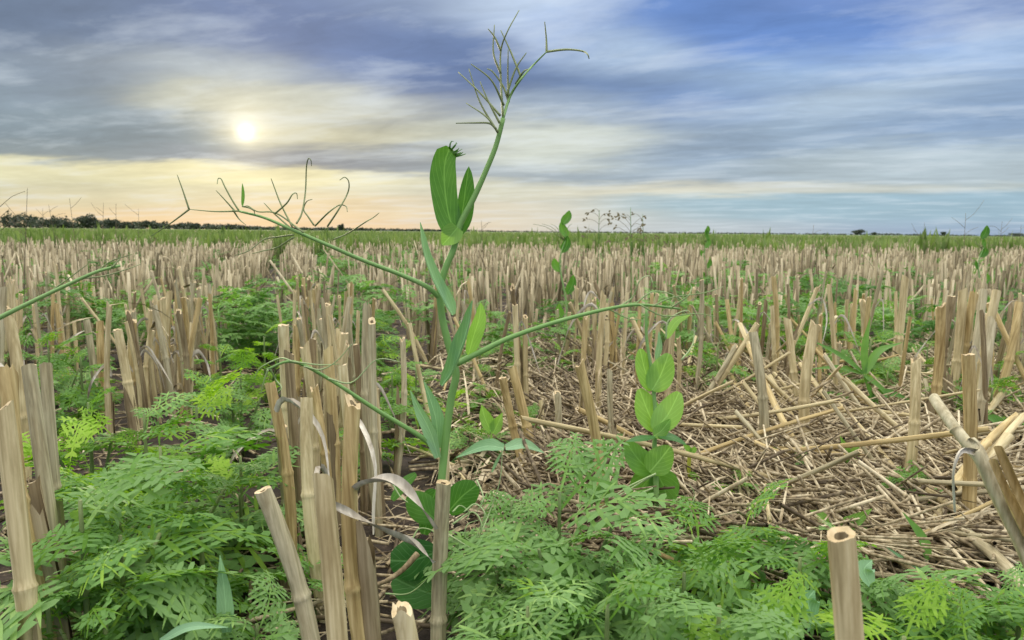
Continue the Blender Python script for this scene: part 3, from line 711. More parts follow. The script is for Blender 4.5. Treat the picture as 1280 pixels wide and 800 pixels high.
def twig():
    o = P(520, 696, .5); mb = MB(); pts = catmull([P(522, 692, .5)-o, P(500, 715, .49)-o, P(470, 731, .48)-o, P(434, 730, .47)-o], 12)
    v, f = tube(pts, np.linspace(.0022, .0008, 12), 6); mb.add(v, f); ob = link('twig', mb.mesh('twig', M['brown']), loc=tuple(o)); ob['label'] = 'thin brown curved twig under the whitish dry leaf'; ob['category'] = 'twig'
twig()

# ------------------------------------------------------------------ feathery weeds
def pinna(V, F_, o, ang, L, W, teeth, rg, zt):
    ca, sa = math.cos(ang), math.sin(ang); n0 = len(V); curl = rg.uniform(-.1, .75)
    def pt(t, s, z=0): x = t*L; y = s; V.append((o[0]+x*sa+y*ca, o[1]+x*ca-y*sa, o[2]+zt*x-curl*x*x/L+z))
    ts = np.linspace(0, 1, teeth+2); wi = [W*.12*(.7+.6*math.sin(math.pi*min(1, t+.1))) for t in ts]
    for t, w_ in zip(ts, wi): pt(t, -w_ if t < 1 else -w_*.12); pt(t, w_ if t < 1 else w_*.12)
    for i in range(teeth+1): F_.append((n0+2*i, n0+2*i+1, n0+2*i+3, n0+2*i+2))
    for i in range(1, teeth+1):
        t = ts[i]; dt = ts[1]*.29; q = math.sin(math.pi*(.15+.75*t))*W*rg.uniform(.95, 1.35)
        for s in (-1, 1):
            k = len(V); w0 = wi[i]*.9
            pt(t-dt, s*w0); pt(t+dt*.25, s*(w0+q*.62), .1*W); pt(t+dt*1.35, s*(w0+q*.85), .05*W); pt(t+dt*1.5, s*(w0+q*.5), .05*W); pt(t+dt*.8, s*w0)
            f = (k, k+1, k+2, k+3, k+4); F_.append(f if s < 0 else f[::-1])
def frond(seed, pairs=7, teeth=3, L=.085, W=.05, pet=.25, arch=.5):
    """divided leaf along +Y from the origin"""
    rg = np.random.default_rng(seed); V = []; F_ = []
    for i in range(pairs):
        t = pet+(1-pet)*(i+.35)/pairs*.92; pr = math.sin(math.pi*(.22+.70*(i+.5)/pairs))**.8
        for s in (-1, 1):
            l = W*.62*pr*rg.uniform(.85, 1.12); a = s*R(72-34*(i/pairs)+rg.uniform(-7, 7))
            pinna(V, F_, (0, t*L+rg.uniform(-.03, .03)*L, 0), a, l, l*.42, teeth if i < pairs-2 else max(1, teeth-1), rg, rg.uniform(-.12, .3))
    pinna(V, F_, (0, L*.9, 0), 0, L*.26, L*.10, 2, rg, 0)
    k = len(V); nn = 8
    for i in range(nn+1):
        t = i/nn; w_ = L*(.014 if t < pet else .02)*(1-.5*t); V.append((-w_, t*L, 0)); V.append((w_, t*L, 0))
        if i: F_.append((k+2*i-2, k+2*i-1, k+2*i+1, k+2*i))
    V = np.array(V); yy = V[:, 1]/L
    V[:, 2] += L*(arch*.45*yy-arch*yy**2)+.12*V[:, 0]**2/L*rg.uniform(-3, 3); V[:, 0] += L*.12*rg.uniform(-1, 1)*yy**2
    V[:, 2] += rg.normal(0, .0006, len(V))
    return V, F_
fr = {}
for tone in ('fern_g', 'fern_b', 'fern_y'):
    for i in range(7):
        v, f = frond(30+i, pairs=[6, 6, 7, 7, 5, 6, 7][i], teeth=[3, 2, 3, 3, 2, 3, 3][i], arch=[.3, .6, .85, .4, .65, 1.0, .5][i])
        mb = MB(); mb.add(v, f); fr[(tone, i)] = mb.mesh('leaf', M[tone], smooth=False)
weeds = []
def weed(x, y, h, rad, tone, n, label=None, seed=0, fs=1.0, lean=(0, 0)):
    rg = np.random.default_rng(seed+900); z = float(ground_z(x, y))
    root = thing('feathery_weed', label or '', 'weed', (x, y, z), 'feathery green weeds among the stubble')
    mb = MB(); tips = []
    ns = 1 if n < 13 else (2 if n < 20 else 3)
    for s in range(ns):
        a = rg.uniform(0, 6.28); l_ = 0 if s == 0 else rad*.5
        hh = h*(1 if s == 0 else rg.uniform(.65, .9)); pts = catmull([(0, 0, 0), (math.cos(a)*l_*.5+lean[0]*.3, math.sin(a)*l_*.5+lean[1]*.3, hh*.5), (math.cos(a)*l_+lean[0], math.sin(a)*l_+lean[1], hh)], 9)
        v, f = tube(pts, np.linspace(.0026, .0012, 9), 6); mb.add(v, f); tips.append(pts)
    link('stem', mb.mesh('stem', M['stemgreen']), root)
    n = max(6, int(n*.85))
    for i in range(n):
        pts = tips[i % ns]; t = .12+.88*((i+.5)/n)**.8; j = t*8; k = min(7, int(j)); p = pts[k]+(pts[k+1]-pts[k])*(j-k)
        az = i*2.4+rg.uniform(-.4, .4); pitch = R(rg.uniform(-8, 28)+38*t**3)
        s = fs*rg.uniform(.75, 1.15)*(1.15-.5*t)*rad/.085
        o = link('leaf', fr[(tone, int(rg.integers(0, 7)))], root, tuple(p)); o.rotation_euler = Euler((pitch, rg.uniform(-.6, .6), az), 'XYZ'); o.scale = (s, s, s)
    weeds.append(dict(o=root, p=np.array([x, y, h*.8]), tone=tone, h=h, label=label, n=n))
def wpx(px, py, h, rad, tone, n, label=None, **k):
    """weed whose crown centre is seen at (px,py) if its top is h high"""
    l = CMn @ np.array([(px-640)/F, -(py-400)/F, -1.0]); g = l*((h-CAMZ)/l[2])
    weed(g[0], g[1], h, rad, tone, n, label, seed=len(weeds)*7+3, **k)
WEEDS = [
 (700, 600, .125, .085, 'fern_b', 26, 'tall bluish green weed with upright stem in the front middle'),
 (640, 615, .11, .075, 'fern_b', 16, 'bluish weed in the front middle, just left of the tall one'),
 (768, 662, .10, .08, 'fern_b', 18, 'bluish weed below the round-leaved pea'),
 (856, 700, .09, .075, 'fern_b', 16, 'drooping bluish weed right of and below the round-leaved pea'),
 (930, 655, .075, .08, 'fern_g', 20, 'soft mid green weed at the front edge of the littered opening'),
 (1000, 700, .07, .07, 'fern_g', 16, 'mid green weed left behind the very thick front stalk'),
 (900, 740, .10, .085, 'fern_b', 18, 'large weed with broad fronds at the bottom right of centre'),
 (760, 735, .10, .075, 'fern_g', 16, 'green weed low in the front middle, below the tall bluish one'),
 (660, 745, .09, .075, 'fern_b', 16, 'bluish weed at the bottom, just right of the curly tendrils'),
 (960, 790, .09, .08, 'fern_y', 14, 'bright green weed at the bottom edge, left of the very thick stalk'),
 (700, 800, .08, .07, 'fern_b', 12, 'weed with a lace-like frond at the bottom edge below centre'),
 (1120, 735, .06, .075, 'fern_b', 18, 'bluish weed right beside the very thick front stalk'),
 (1200, 760, .06, .075, 'fern_g', 18, 'mid green weed in the bottom right corner area'),
 (1275, 765, .06, .07, 'fern_b', 14, 'weed cut by the right edge in the bottom corner'),
 (1130, 800, .07, .07, 'fern_y', 14, 'bright weed at the bottom edge, right of the very thick stalk'),
 (1210, 815, .07, .07, 'fern_g', 14, 'green weed at the bottom edge in the right corner'),
 (200, 555, .125, .10, 'fern_g', 28, 'large green weed filling the left foreground'),
 (110, 500, .13, .075, 'fern_y', 20, 'yellow-green weed beside the touching grey stalks'),
 (245, 500, .125, .08, 'fern_y', 14, 'yellow-green weed under the left clump'),
 (300, 560, .10, .08, 'fern_b', 18, 'bluish weed between the left foreground and dense clump'),
 (100, 625, .13, .09, 'fern_b', 14, 'weed with one long bluish frond pointing to the left edge'),
 (150, 665, .10, .085, 'fern_g', 18, 'green weed low in the left foreground'),
 (250, 640, .09, .08, 'fern_g', 18, 'green weed left of the leaning grey front stalk'),
 (130, 750, .08, .085, 'fern_g', 16, 'weed at the bottom left with fine mid green fronds'),
 (60, 760, .07, .06, 'fern_g', 10, 'small weed at the lower left corner'),
 (320, 760, .06, .065, 'fern_b', 12, 'small weed at the foot of the leaning grey front stalk'),
 (395, 690, .05, .05, 'fern_g', 10, 'small weed hidden behind the thickest front stalk'),
 (180, 515, .12, .08, 'fern_b', 14, 'pale bluish weed at the foot of the left clump'),
 (300, 455, .12, .07, 'fern_g', 16, None), (330, 420, .12, .07, 'fern_y', 14, None), (290, 478, .10, .07, 'fern_b', 14, None), (275, 440, .10, .07, 'fern_g', 12, None),
 (470, 520, .08, .07, 'fern_g', 14, None), (490, 470, .09, .07, 'fern_g', 14, None), (470, 430, .10, .07, 'fern_g', 14, None), (520, 460, .08, .06, 'fern_b', 12, None),
 (600, 480, .06, .06, 'fern_g', 12, None), (590, 540, .05, .055, 'fern_b', 12, 'small bluish weed right beside the pea stem'), (650, 420, .09, .06, 'fern_g', 12, None),
 (60, 430, .13, .075, 'fern_g', 16, None), (20, 420, .12, .07, 'fern_g', 14, None), (100, 440, .12, .06, 'fern_g', 12, None), (40, 470, .1, .06, 'fern_b', 12, None),
 (960, 420, .08, .07, 'fern_g', 16, None), (1030, 440, .08, .07, 'fern_g', 16, None), (1110, 460, .08, .07, 'fern_b', 14, None), (1160, 430, .1, .07, 'fern_g', 14, None), (1250, 450, .1, .075, 'fern_g', 16, None),
 (1240, 490, .08, .07, 'fern_g', 16, None), (1180, 480, .07, .07, 'fern_g', 14, None), (1060, 490, .05, .06, 'fern_g', 12, None), (900, 400, .10, .065, 'fern_g', 14, None), (850, 400, .10, .065, 'fern_b', 14, None),
 (925, 598, .055, .05, 'fern_g', 8, 'small green weed growing up through the litter'), (1150, 590, .06, .05, 'fern_g', 9, 'small green weed among litter behind the ragged pale stalk'), (880, 470, .06, .06, 'fern_b', 10, 'small bluish weed at the back of the litter, behind the round-leaved pea'), (660, 520, .05, .05, 'fern_g', 9, 'small green weed behind the leaning pair of stalks'),
 (600, 430, .08, .06, 'fern_g', 12, None), (700, 440, .07, .055, 'fern_g', 11, None), (560, 500, .06, .05, 'fern_y', 10, None), (780, 430, .07, .055, 'fern_b', 11, None), (620, 545, .05, .05, 'fern_b', 9, None),
 (1000, 560, .055, .04, 'fern_b', 8, 'tiny weed sprouting among the litter right of the leaning straws'), (760, 560, .04, .045, 'fern_b', 8, 'small pale bluish weed behind the lone golden stalk'),
]
for a in WEEDS: wpx(*a)
for i in range(26):
    y = rng.uniform(1.25, 2.3); x = (rng.uniform(.25, .74) if i % 2 else rng.uniform(-.74, -.12))*y; k = (x+.30*(y-.6)+.4)/.28; x += ((round(k-.5)+.5)-k)*.28*.7
    weed(x, y, rng.uniform(.07, .13), rng.uniform(.06, .08), random.choice(['fern_g', 'fern_g', 'fern_b', 'fern_y']), 14, None, seed=500+i)

# the weed cover beyond: too many to count
def lowfrond(seed):
    v, f = frond(seed, pairs=5, teeth=1, arch=.5); return v, f
def mega(ts, M_, scale, off, idx):
    return None
def scatter(name, label, templates, P_, S, AZ, mat, cat):
    mb = MB()
    for k, (v, f) in enumerate(templates):
        idx = np.arange(k, len(P_), len(templates))
        if not len(idx): continue
        c, s = np.cos(AZ[idx]), np.sin(AZ[idx]); sc_ = S[idx]
        X = (v[None, :, 0]*c[:, None]-v[None, :, 1]*s[:, None])*sc_[:, None]; Y = (v[None, :, 0]*s[:, None]+v[None, :, 1]*c[:, None])*sc_[:, None]; Z = v[None, :, 2]*sc_[:, None]
        W_ = np.stack([X, Y, Z], -1)+P_[idx][:, None]
        byn = {}
        for q in f: byn.setdefault(len(q), []).append(q)
        tone = np.repeat(np.clip(rng.normal(.5, .22, len(idx)), 0, 1), len(v)); base = mb.n
        mb.add(W_.reshape(-1, 3), [], tone=tone)
        for n_, q in byn.items():
            ff = ((np.arange(len(idx))*len(v))[:, None, None]+np.array(q)[None]).reshape(-1, n_)+base
            mb.f.extend(ff.tolist()); mb.mi.extend([0]*len(ff))
    link(name, mb.mesh(name, mat, tone=True, smooth=False), kind='stuff', label=label, category=cat)
def plant_template(seed, n, h, rad, low=True):
    rg = np.random.default_rng(seed); V = []; F_ = []; o = 0
    for i in range(n):
        v, f = lowfrond(seed*31+i) if low else frond(seed*31+i)
        s = rad/.085*rg.uniform(.7, 1.1); az = i*2.4+rg.uniform(-.3, .3); t = rg.uniform(.15, 1)
        m = np.array(Euler((R(rg.uniform(-5, 30)+30*t**2), rg.uniform(-.3, .3), az)).to_matrix())
        v = (v*s)@m.T+[0, 0, t*h]; V.append(v); F_ += [tuple(j+o for j in q) for q in f]; o += len(v)
    return np.concatenate(V), F_
tm = [plant_template(i, 14, .12, .075) for i in range(5)]
K = 1500; y = 1.55+8*rng.random(K)**1.25; x = (rng.random(K)*2-1)*.75*y
n = patch_noise(x, y); keep = (n < -.12) | (rng.random(K) < .22)
keep &= ~((y < 3.2) & (x/y > -.10) & (x/y < .22) & (rng.random(K) < .7))
rowd = np.abs(((x+.30*(y-.6)+.4)/.28) % 1-.5); keep &= (rowd < .32) | (y > 5)
x, y = x[keep], y[keep]
scatter('weed_cover', 'low feathery green weeds growing between the stubble rows', tm, np.column_stack([x, y, np.zeros(len(x))]), rng.uniform(.6, 1.25, len(x)), rng.uniform(0, 6.28, len(x)), M['fern_stuff'], 'weeds')
# far green growth: upright leafy tufts taller than the stubble
def tuft(seed, n=12, h=.28):
    rg = np.random.default_rng(seed); V = []; F_ = []
    for i in range(n):
        a = rg.uniform(0, 6.28); hh = h*rg.uniform(.55, 1.05); r_ = rg.uniform(.01, .06); w_ = rg.uniform(.006, .017); z0 = hh*rg.uniform(.2, .5)
        c, s = math.cos(a), math.sin(a); k = len(V)
        V += [(c*r_*.3-s*w_*.4, s*r_*.3+c*w_*.4, z0), (c*r_*.3+s*w_*.4, s*r_*.3-c*w_*.4, z0), (c*r_*.8+s*w_, s*r_*.8-c*w_, (z0+hh)/2), (c*r_*1.2, s*r_*1.2, hh), (c*r_*.8-s*w_, s*r_*.8+c*w_, (z0+hh)/2)]
        F_.append((k, k+1, k+2, k+3, k+4))
    return np.array(V), F_
tt = [tuft(i) for i in range(8)]
K = 26000; y = 6.0*(110/6.0)**(rng.random(K)**.95); x = (rng.random(K)*2-1)*.76*y
dens = np.clip((y-5.0)/4, .15, 1)*np.where(x > 0, np.clip(.9-.5*(x/y), .45, 1), .95); k = (rng.random(K) < dens)
x, y = x[k], y[k]
scatter('green_growth', 'band of fresh green growth over the far stubble before the horizon', tt, np.column_stack([x, y, np.zeros(len(x))]), np.clip(rng.normal(.86, .15, len(x)), .5, 1.0)*np.where((rng.random(len(x)) < .012) & (y < 40), 1.35, 1), rng.uniform(0, 6.28, len(x)), M['farweed'], 'green growth')

# ------------------------------------------------------------------ peas
def mesh_tube(name, pts, r0, r1, mat, root, n=7, k=None, parent=None):
    k = k or max(6, 4*len(pts)); c = catmull(pts, k); v, f = tube(c, np.linspace(r0, r1, k), n)
    mb = MB(); mb.add(v, f); return link(name, mb.mesh(name, mat), parent or root)
def px_path(pts, d, o): return [P(p[0], p[1], d+(p[2] if len(p) > 2 else 0))-o for p in pts]
def pea_leaf(pxs, d, wpx_, mat, root, o, nrm=(0, -1, .3), name='leaf', **k):
    pts = px_path(pxs, d, o); v, f, uv = blade(pts, wpx_*d/F, np.array(nrm, float), **k); mb = MB(); mb.add(v, f, uv); return link(name, mb.mesh(name, M[mat], uv=True), root)
def tendril(pxs, d, o, root, r=.0006, mat='tendril', parent=None, name='tendril'):
    pts = [P(p[0], p[1], d+.006*math.sin(p[0]*.13+i))-o for i, p in enumerate(pxs)]
    return mesh_tube(name, pts, r*1.05, r*.38, M[mat], root, n=5, k=5*len(pts), parent=parent)
def main_pea():
    d = .50; g = P(548, 660, .5); t = CAMZ/(CAMZ-g[2]); base = np.array([g[0]-.004, g[1]+.02, 0]); o = base
    root = thing('pea_plant', 'tall lone pea plant rising above the horizon in the middle, branching tendrils on top', 'pea plant', tuple(base))
    st = [(548, 660), (556, 560), (564, 498), (570, 470), (566, 450), (558, 420), (552, 392), (550, 362), (557, 335), (567, 311), (575, 281), (592, 248), (608, 212), (620, 182), (629, 148)]
    pts = [np.zeros(3)+np.array([0, 0, -.003])]+px_path(st, d, o)
    k = 70; c = catmull(pts, k); rr = np.interp(np.linspace(0, 1, k), [0, .3, .7, 1], [.0027, .0026, .0022, .0016])
    v, f = tube(c, rr, 9); mb = MB(); mb.add(v, f); link('stem', mb.mesh('stem', M['peastem']), root)
    q = lambda L: [(540+a/2.5, b/2.5) for a, b in L]
    top = link('tendril', None, root) if False else None
    T = [[(222, 370), (245, 300), (280, 245), (320, 200), (358, 162)], [(358, 162), (357, 120), (352, 68)], [(358, 162), (420, 155), (470, 160), (486, 170), (491, 184)],
         [(222, 365), (215, 250), (215, 160), (235, 100), (272, 32)], [(215, 158), (195, 115), (175, 90)], [(215, 230), (192, 165), (195, 78)], [(280, 245), (245, 160), (215, 95)],
         [(240, 310), (237, 240), (238, 155)], [(232, 300), (262, 215), (295, 165)], [(225, 330), (185, 250), (122, 200)], [(214, 362), (150, 290), (82, 225)], [(206, 415), (150, 320), (115, 215)],
         [(206, 412), (170, 365), (107, 322)], [(200, 402), (178, 385), (130, 384), (75, 385)], [(212, 385), (178, 320), (150, 255)], [(262, 262), (285, 225), (300, 216)], [(240, 320), (222, 270), (190, 225), (172, 215)]]
    for i, L_ in enumerate(T): tendril(q(L_), d, o, root, r=.0011 if i == 0 else .00085, mat='peastem' if i == 0 else 'tendril')
    # top stipules, the left one with a torn tip
    pea_leaf([(572, 292), (562, 272), (556, 235), (556, 205), (562, 184)], d, 22, 'pea', root, o, nrm=(.35, -1, .1), fold=.5, asym=(1.0, .75), cup=.25, ns=20, seed=4, wav=.05, prof=lambda t: np.interp(t, [0, .08, .25, .6, .9, 1], [.5, .85, .95, 1.0, .75, .25]))
    pea_leaf([(570, 296), (577, 270), (582, 235), (586, 208)], d+.008, 15, 'pea', root, o, nrm=(.5, -1, 0), fold=.35, asym=(.7, .9), seed=5)
    pea_leaf([(572, 284), (562, 296), (553, 306)], d-.004, 13, 'pea_light', root, o, nrm=(.2, -1, .3), fold=.2, prof=lambda t: np.sin(np.pi*(.25+.72*t)))
    mb = MB(); rg = np.random.default_rng(2)
    for i in range(9):
        a = P(562+i*1.0, 186+i*1.2, d)-o; b = P(566+i*1.6+rg.uniform(0, 4), 178+i*1.7+rg.uniform(-3, 3), d)-o; v, f = tube(catmull([a, (a+b)/2+rg.normal(0, .001, 3), b], 4), [.0006, .0005, .0004, .0002], 4); mb.add(v, f)
    link('torn_leaf_tip', mb.mesh('torn_leaf_tip', M['pea']), root)
    # folded waxy leaf
    pea_leaf([(566, 394), (556, 374), (541, 345), (530, 312), (525, 278)], d-.006, 15, 'pea_blue', root, o, nrm=(.8, -1, .1), fold=.9, asym=(1, .75), seed=6, prof=lambda t: np.interp(t, [0, .12, .5, .85, 1], [.35, 1, .9, .5, .05]))
    pea_leaf([(552, 482), (566, 462), (578, 430), (586, 402), (591, 376)], d-.012, 17, 'pea_blue', root, o, nrm=(-.6, -1, .1), fold=1.0, wav=.12, asym=(.8, 1), seed=7, prof=lambda t: np.interp(t, [0, .15, .5, .85, 1], [.3, .9, 1, .6, .1]))
    pea_leaf([(585, 446), (592, 420), (599, 398), (601, 378)], d+.004, 11, 'pea_light', root, o, nrm=(.4, -1, .2), fold=.5, seed=8)
    pea_leaf([(548, 572), (538, 540), (524, 512), (513, 488)], d-.006, 12, 'pea_blue', root, o, nrm=(-.3, -1, .2), fold=.6, asym=(.8, 1), seed=9, prof=lambda t: np.interp(t, [0, .3, .6, 1], [.5, 1, .75, .05]))
    pea_leaf([(548, 560), (545, 525), (538, 500), (530, 477)], d+.004, 11, 'pea_blue', root, o, nrm=(.6, -1, .2), fold=.6, seed=10, prof=lambda t: np.interp(t, [0, .3, .6, 1], [.5, 1, .75, .05]))
    # left side shoot with its tendril spray
    lb = mesh_tube('side_shoot', px_path([(549, 372), (533, 358, -.005), (500, 343, -.01), (453, 325, -.02), (400, 302, -.03), (365, 287, -.03), (330, 272, -.03), (299, 264, -.03)], d, o), .0018, .0007, M['peastem'], root, n=8, k=40)
    q = lambda L: [(180+a/3.368, 180+b/3.368) for a, b in L]; dl = d-.03
    for L_ in [[(400, 282), (300, 284), (190, 275)], [(190, 275), (165, 200), (140, 130)], [(190, 275), (110, 335), (30, 388)], [(400, 282), (370, 235), (340, 180), (325, 148), (312, 146), (308, 168)],
               [(385, 285), (345, 240), (303, 195)], [(375, 278), (400, 315), (430, 342)], [(642, 335), (665, 290), (680, 200), (684, 100), (692, 62), (703, 70), (705, 92)], [(670, 372), (560, 293), (480, 285), (440, 262), (422, 262)],
               [(625, 350), (575, 250), (548, 180), (535, 145)], [(550, 295), (600, 250), (625, 212), (642, 208), (646, 232)], [(612, 350), (545, 290), (505, 248)], [(715, 342), (690, 305), (672, 276), (685, 242), (708, 233)],
               [(720, 345), (775, 290), (820, 258), (850, 262), (856, 285)], [(772, 348), (820, 275), (858, 205), (862, 160), (845, 140), (824, 152)], [(800, 400), (860, 375), (930, 330), (965, 310), (990, 290)],
               [(630, 382), (560, 392), (505, 402), (440, 450), (380, 470)], [(630, 392), (560, 435), (500, 450), (455, 462)], [(415, 262), (440, 268), (462, 280), (466, 294)]]:
        tendril(q(L_), dl, o, root, r=.0006, parent=lb)
    bud = pea_leaf([(303, 258), (304, 244), (303, 229)], dl, 2.2, 'pea', root, o, name='leaf_bud'); bud.parent = lb
    # right side shoot
    rb = mesh_tube('side_shoot', px_path([(570, 455), (600, 440, .003), (640, 421, .01), (700, 401, .02), (760, 386, .03), (800, 381, .04), (850, 386, .05)], d, o), .0022, .0008, M['peastem'], root, n=8, k=36)
    for L_ in [[(790, 383), (815, 365), (840, 368), (852, 380)], [(800, 381), (830, 395), (870, 392), (895, 396)], [(770, 385), (790, 372), (800, 350), (812, 345), (816, 354)], [(815, 383), (840, 372), (880, 366), (905, 358)], [(760, 386), (785, 398), (805, 400)], [(840, 384), (860, 370), (864, 358), (858, 352)]]:
        tendril(L_, d+.04, o, root, r=.0006, mat='tendril_pale', parent=rb)
    # lower left shoot
    lw = mesh_tube('side_shoot', px_path([(546, 562), (520, 542, -.01), (470, 512, -.02), (410, 473, -.03), (366, 452, -.04), (333, 462, -.04)], d, o), .0019, .0007, M['peastem'], root, n=7, k=30)
    for L_ in [[(366, 452), (350, 448), (325, 460), (318, 474)], [(366, 452), (400, 456), (425, 455)], [(380, 458), (400, 462), (420, 452), (440, 430)], [(335, 462), (330, 476), (326, 492)], [(338, 461), (345, 475), (352, 484), (347, 490)], [(410, 473), (440, 478), (470, 450), (500, 452)]]:
        tendril(L_, d-.04, o, root, r=.0006, mat='tendril_pale', parent=lw)
main_pea()
def round_pea():
    d = .70; base = G(822, 690); o = base
    root = thing('pea_seedling', 'small upright pea with stacked round light green leaf pairs', 'pea plant', tuple(base))
    mesh_tube('stem', [np.zeros(3)]+px_path([(820, 600), (818, 560), (820, 530), (817, 488), (813, 455), (808, 420), (808, 385)], d, o), .0028, .0013, M['peastem'], root, n=8, k=40)
    rp = lambda t: np.sin(np.pi*np.clip(t*.95+.03, 0, 1)**.85)**.62
    LV = [((815, 488), (806, 462), (800, 436), 13, 'pea_light', (.3, -1, .2), 0), ((815, 488), (826, 468), (836, 442), 17, 'pea_light', (-.2, -1, .25), -.004), ((820, 452), (824, 434), (824, 414), 7, 'pea_blue', (1, -1, 0), .004),
          ((820, 538), (809, 512), (799, 486), 17, 'pea_light', (.25, -1, .2), .002), ((818, 538), (836, 516), (849, 490), 17, 'pea_light', (-.3, -1, .3), -.006), ((817, 545), (827, 538), (838, 524), 9, 'pea_light', (0, -1, .5), -.009),
          ((814, 590), (798, 574), (782, 552), 17, 'pea', (.3, -1, .4), 0), ((812, 590), (824, 576), (838, 558), 18, 'pea_light', (-.2, -1, .4), -.01),
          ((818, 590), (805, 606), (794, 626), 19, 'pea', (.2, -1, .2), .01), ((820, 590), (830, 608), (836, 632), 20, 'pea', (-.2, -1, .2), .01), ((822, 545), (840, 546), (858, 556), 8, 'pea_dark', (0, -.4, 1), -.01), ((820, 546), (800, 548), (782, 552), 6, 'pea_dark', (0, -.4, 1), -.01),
          ((832, 424), (845, 402), (864, 392), 6, 'pea_light', (-.4, -1, .6), .0)]
    for i, (a, b, c, w_, m_, nn, dd) in enumerate(LV): pea_leaf([a, b, c], d+dd, w_, m_, root, o, nrm=nn, fold=.3, cup=.3, wav=.06, prof=rp if w_ > 10 else None, seed=i, ns=18)
    for L_ in [[(820, 592), (790, 606), (760, 622), (735, 612), (720, 590)], [(820, 592), (780, 616), (740, 640), (700, 640)], [(818, 626), (860, 630), (868, 618), (862, 606)], [(816, 610), (780, 628), (800, 632), (850, 636)], [(832, 424), (836, 400), (858, 388), (866, 398)], [(852, 450), (866, 430), (868, 400)]]:
        tendril(L_, d-.03, o, root, r=.0009, mat='tendril_pale')
round_pea()
def low_pea(label, base_px, leaves, stems, tend, d):
    base = G(*base_px); o = base; root = thing('pea_seedling', label, 'pea plant', tuple(base))
    for s in stems: mesh_tube('stem', px_path(s, d, o), .002, .0012, M['peastem'], root, n=7, k=18)
    for i, (pts, w_, m_, nn) in enumerate(leaves): pea_leaf(pts, d+.004*(i % 3), w_, m_, root, o, nrm=nn, fold=.15, cup=.2, ns=16, seed=i+20, prof=lambda t: np.sin(np.pi*np.clip(t*.9+.06, 0, 1))**.55)
    for L_ in tend: tendril(L_, d-.01, o, root, r=.0007, mat='tendril_pale')
low_pea('low pea shoot with dark round leaves and curly pale tendrils, behind grey streaked stalk', (540, 800),
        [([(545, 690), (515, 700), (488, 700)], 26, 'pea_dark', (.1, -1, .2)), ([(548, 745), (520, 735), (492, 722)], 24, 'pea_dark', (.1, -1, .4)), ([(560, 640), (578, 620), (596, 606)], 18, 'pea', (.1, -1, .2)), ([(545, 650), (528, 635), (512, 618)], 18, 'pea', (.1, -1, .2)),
         ([(490, 625), (505, 605), (520, 592)], 7, 'pea', (0, -1, .6)), ([(545, 612), (540, 628), (530, 668)], 14, 'pea', (0, -1, .2))],
        [[(548, 810), (546, 740), (545, 690), (548, 640), (552, 610)]],
        [[(566, 655), (590, 640), (602, 655), (596, 676), (582, 672), (584, 656), (598, 650)], [(566, 690), (585, 690), (598, 672), (612, 640), (625, 600), (628, 560)], [(580, 640), (594, 630), (606, 642), (600, 660), (588, 690)], [(566, 640), (575, 632), (586, 640), (584, 650)],
         [(515, 675), (524, 661), (540, 663), (546, 672), (556, 676)], [(482, 742), (510, 742), (532, 725), (543, 704)], [(488, 600), (500, 620), (510, 628)], [(560, 668), (600, 690), (620, 680), (618, 666), (606, 664)], [(570, 700), (590, 706), (606, 696), (622, 705)], [(596, 600), (604, 622), (596, 640)]], .54)
def left_branch():
    d = .5; o = P(-30, 412, d); base = np.array([o[0], o[1], 0.0]); root = thing('pea_vine', 'green pea vine slanting up into view from the left edge', 'pea plant', tuple(base)); o = base
    mesh_tube('stem', [np.zeros(3), P(-60, 480, d)-o]+px_path([(-30, 414), (0, 397), (40, 377), (80, 358), (120, 340), (150, 332)], d, o), .0022, .0009, M['peastem'], root, n=8, k=44)
    for L_ in [[(120, 340), (140, 326), (165, 318)], [(100, 348), (130, 345), (160, 336), (176, 330)], [(140, 334), (150, 322), (148, 312)], [(60, 367), (90, 345), (110, 330)]]: tendril(L_, d, o, root, r=.0006)
left_branch()
def distant_pea(px, ytop, d, label, s=1.0):
    base = G(px, 291+CAMZ*F/d); o = base; root = thing('pea_plant', label, 'pea plant', tuple(base)); rg = np.random.default_rng(int(px))
    h = (P(px, ytop, d)-o)[2]; pts = [np.zeros(3), (.01, 0, h*.35), (-.008, 0, h*.65), (.006, 0, h*.82)]
    mesh_tube('stem', pts, .003, .0015, M['peastem'], root, n=6, k=16)
    for i, t in enumerate((.3, .45, .6, .72, .82, .9)):
        a = np.array([.01*math.sin(i*2), 0, h*t]); sd = 1 if i % 2 else -1
        b = a+np.array([sd*rg.uniform(.006, .02), -.003, rg.uniform(.03, .05)]); mb = MB(); v, f, uv = blade([a, (a+b)/2+[sd*.006, 0, 0], b], .012*s, np.array([-.5*sd, -1, .3]), fold=.4, ns=8, nc=2); mb.add(v, f, uv); link('leaf', mb.mesh('leaf', M['pea'], uv=True), root)
    for i in range(5):
        a = np.array([0, 0, h*.8]); b = a+np.array([-.03-.02*i if i < 3 else .012*i-.03, 0, h*.1+.02*rg.random()]); v = [a, (a+b)/2+[0, 0, .01], b]; mesh_tube('tendril', v, .0007, .0004, M['tendril'], root, n=4, k=6)
distant_pea(702, 262, 1.7, 'slender pea plant poking above the horizon right of the tall pea')
distant_pea(880, 284, 3.2, 'small far pea plant just touching the horizon right of the grass heads')
distant_pea(1219, 286, 2.3, 'small pea plant touching the horizon near the right edge')

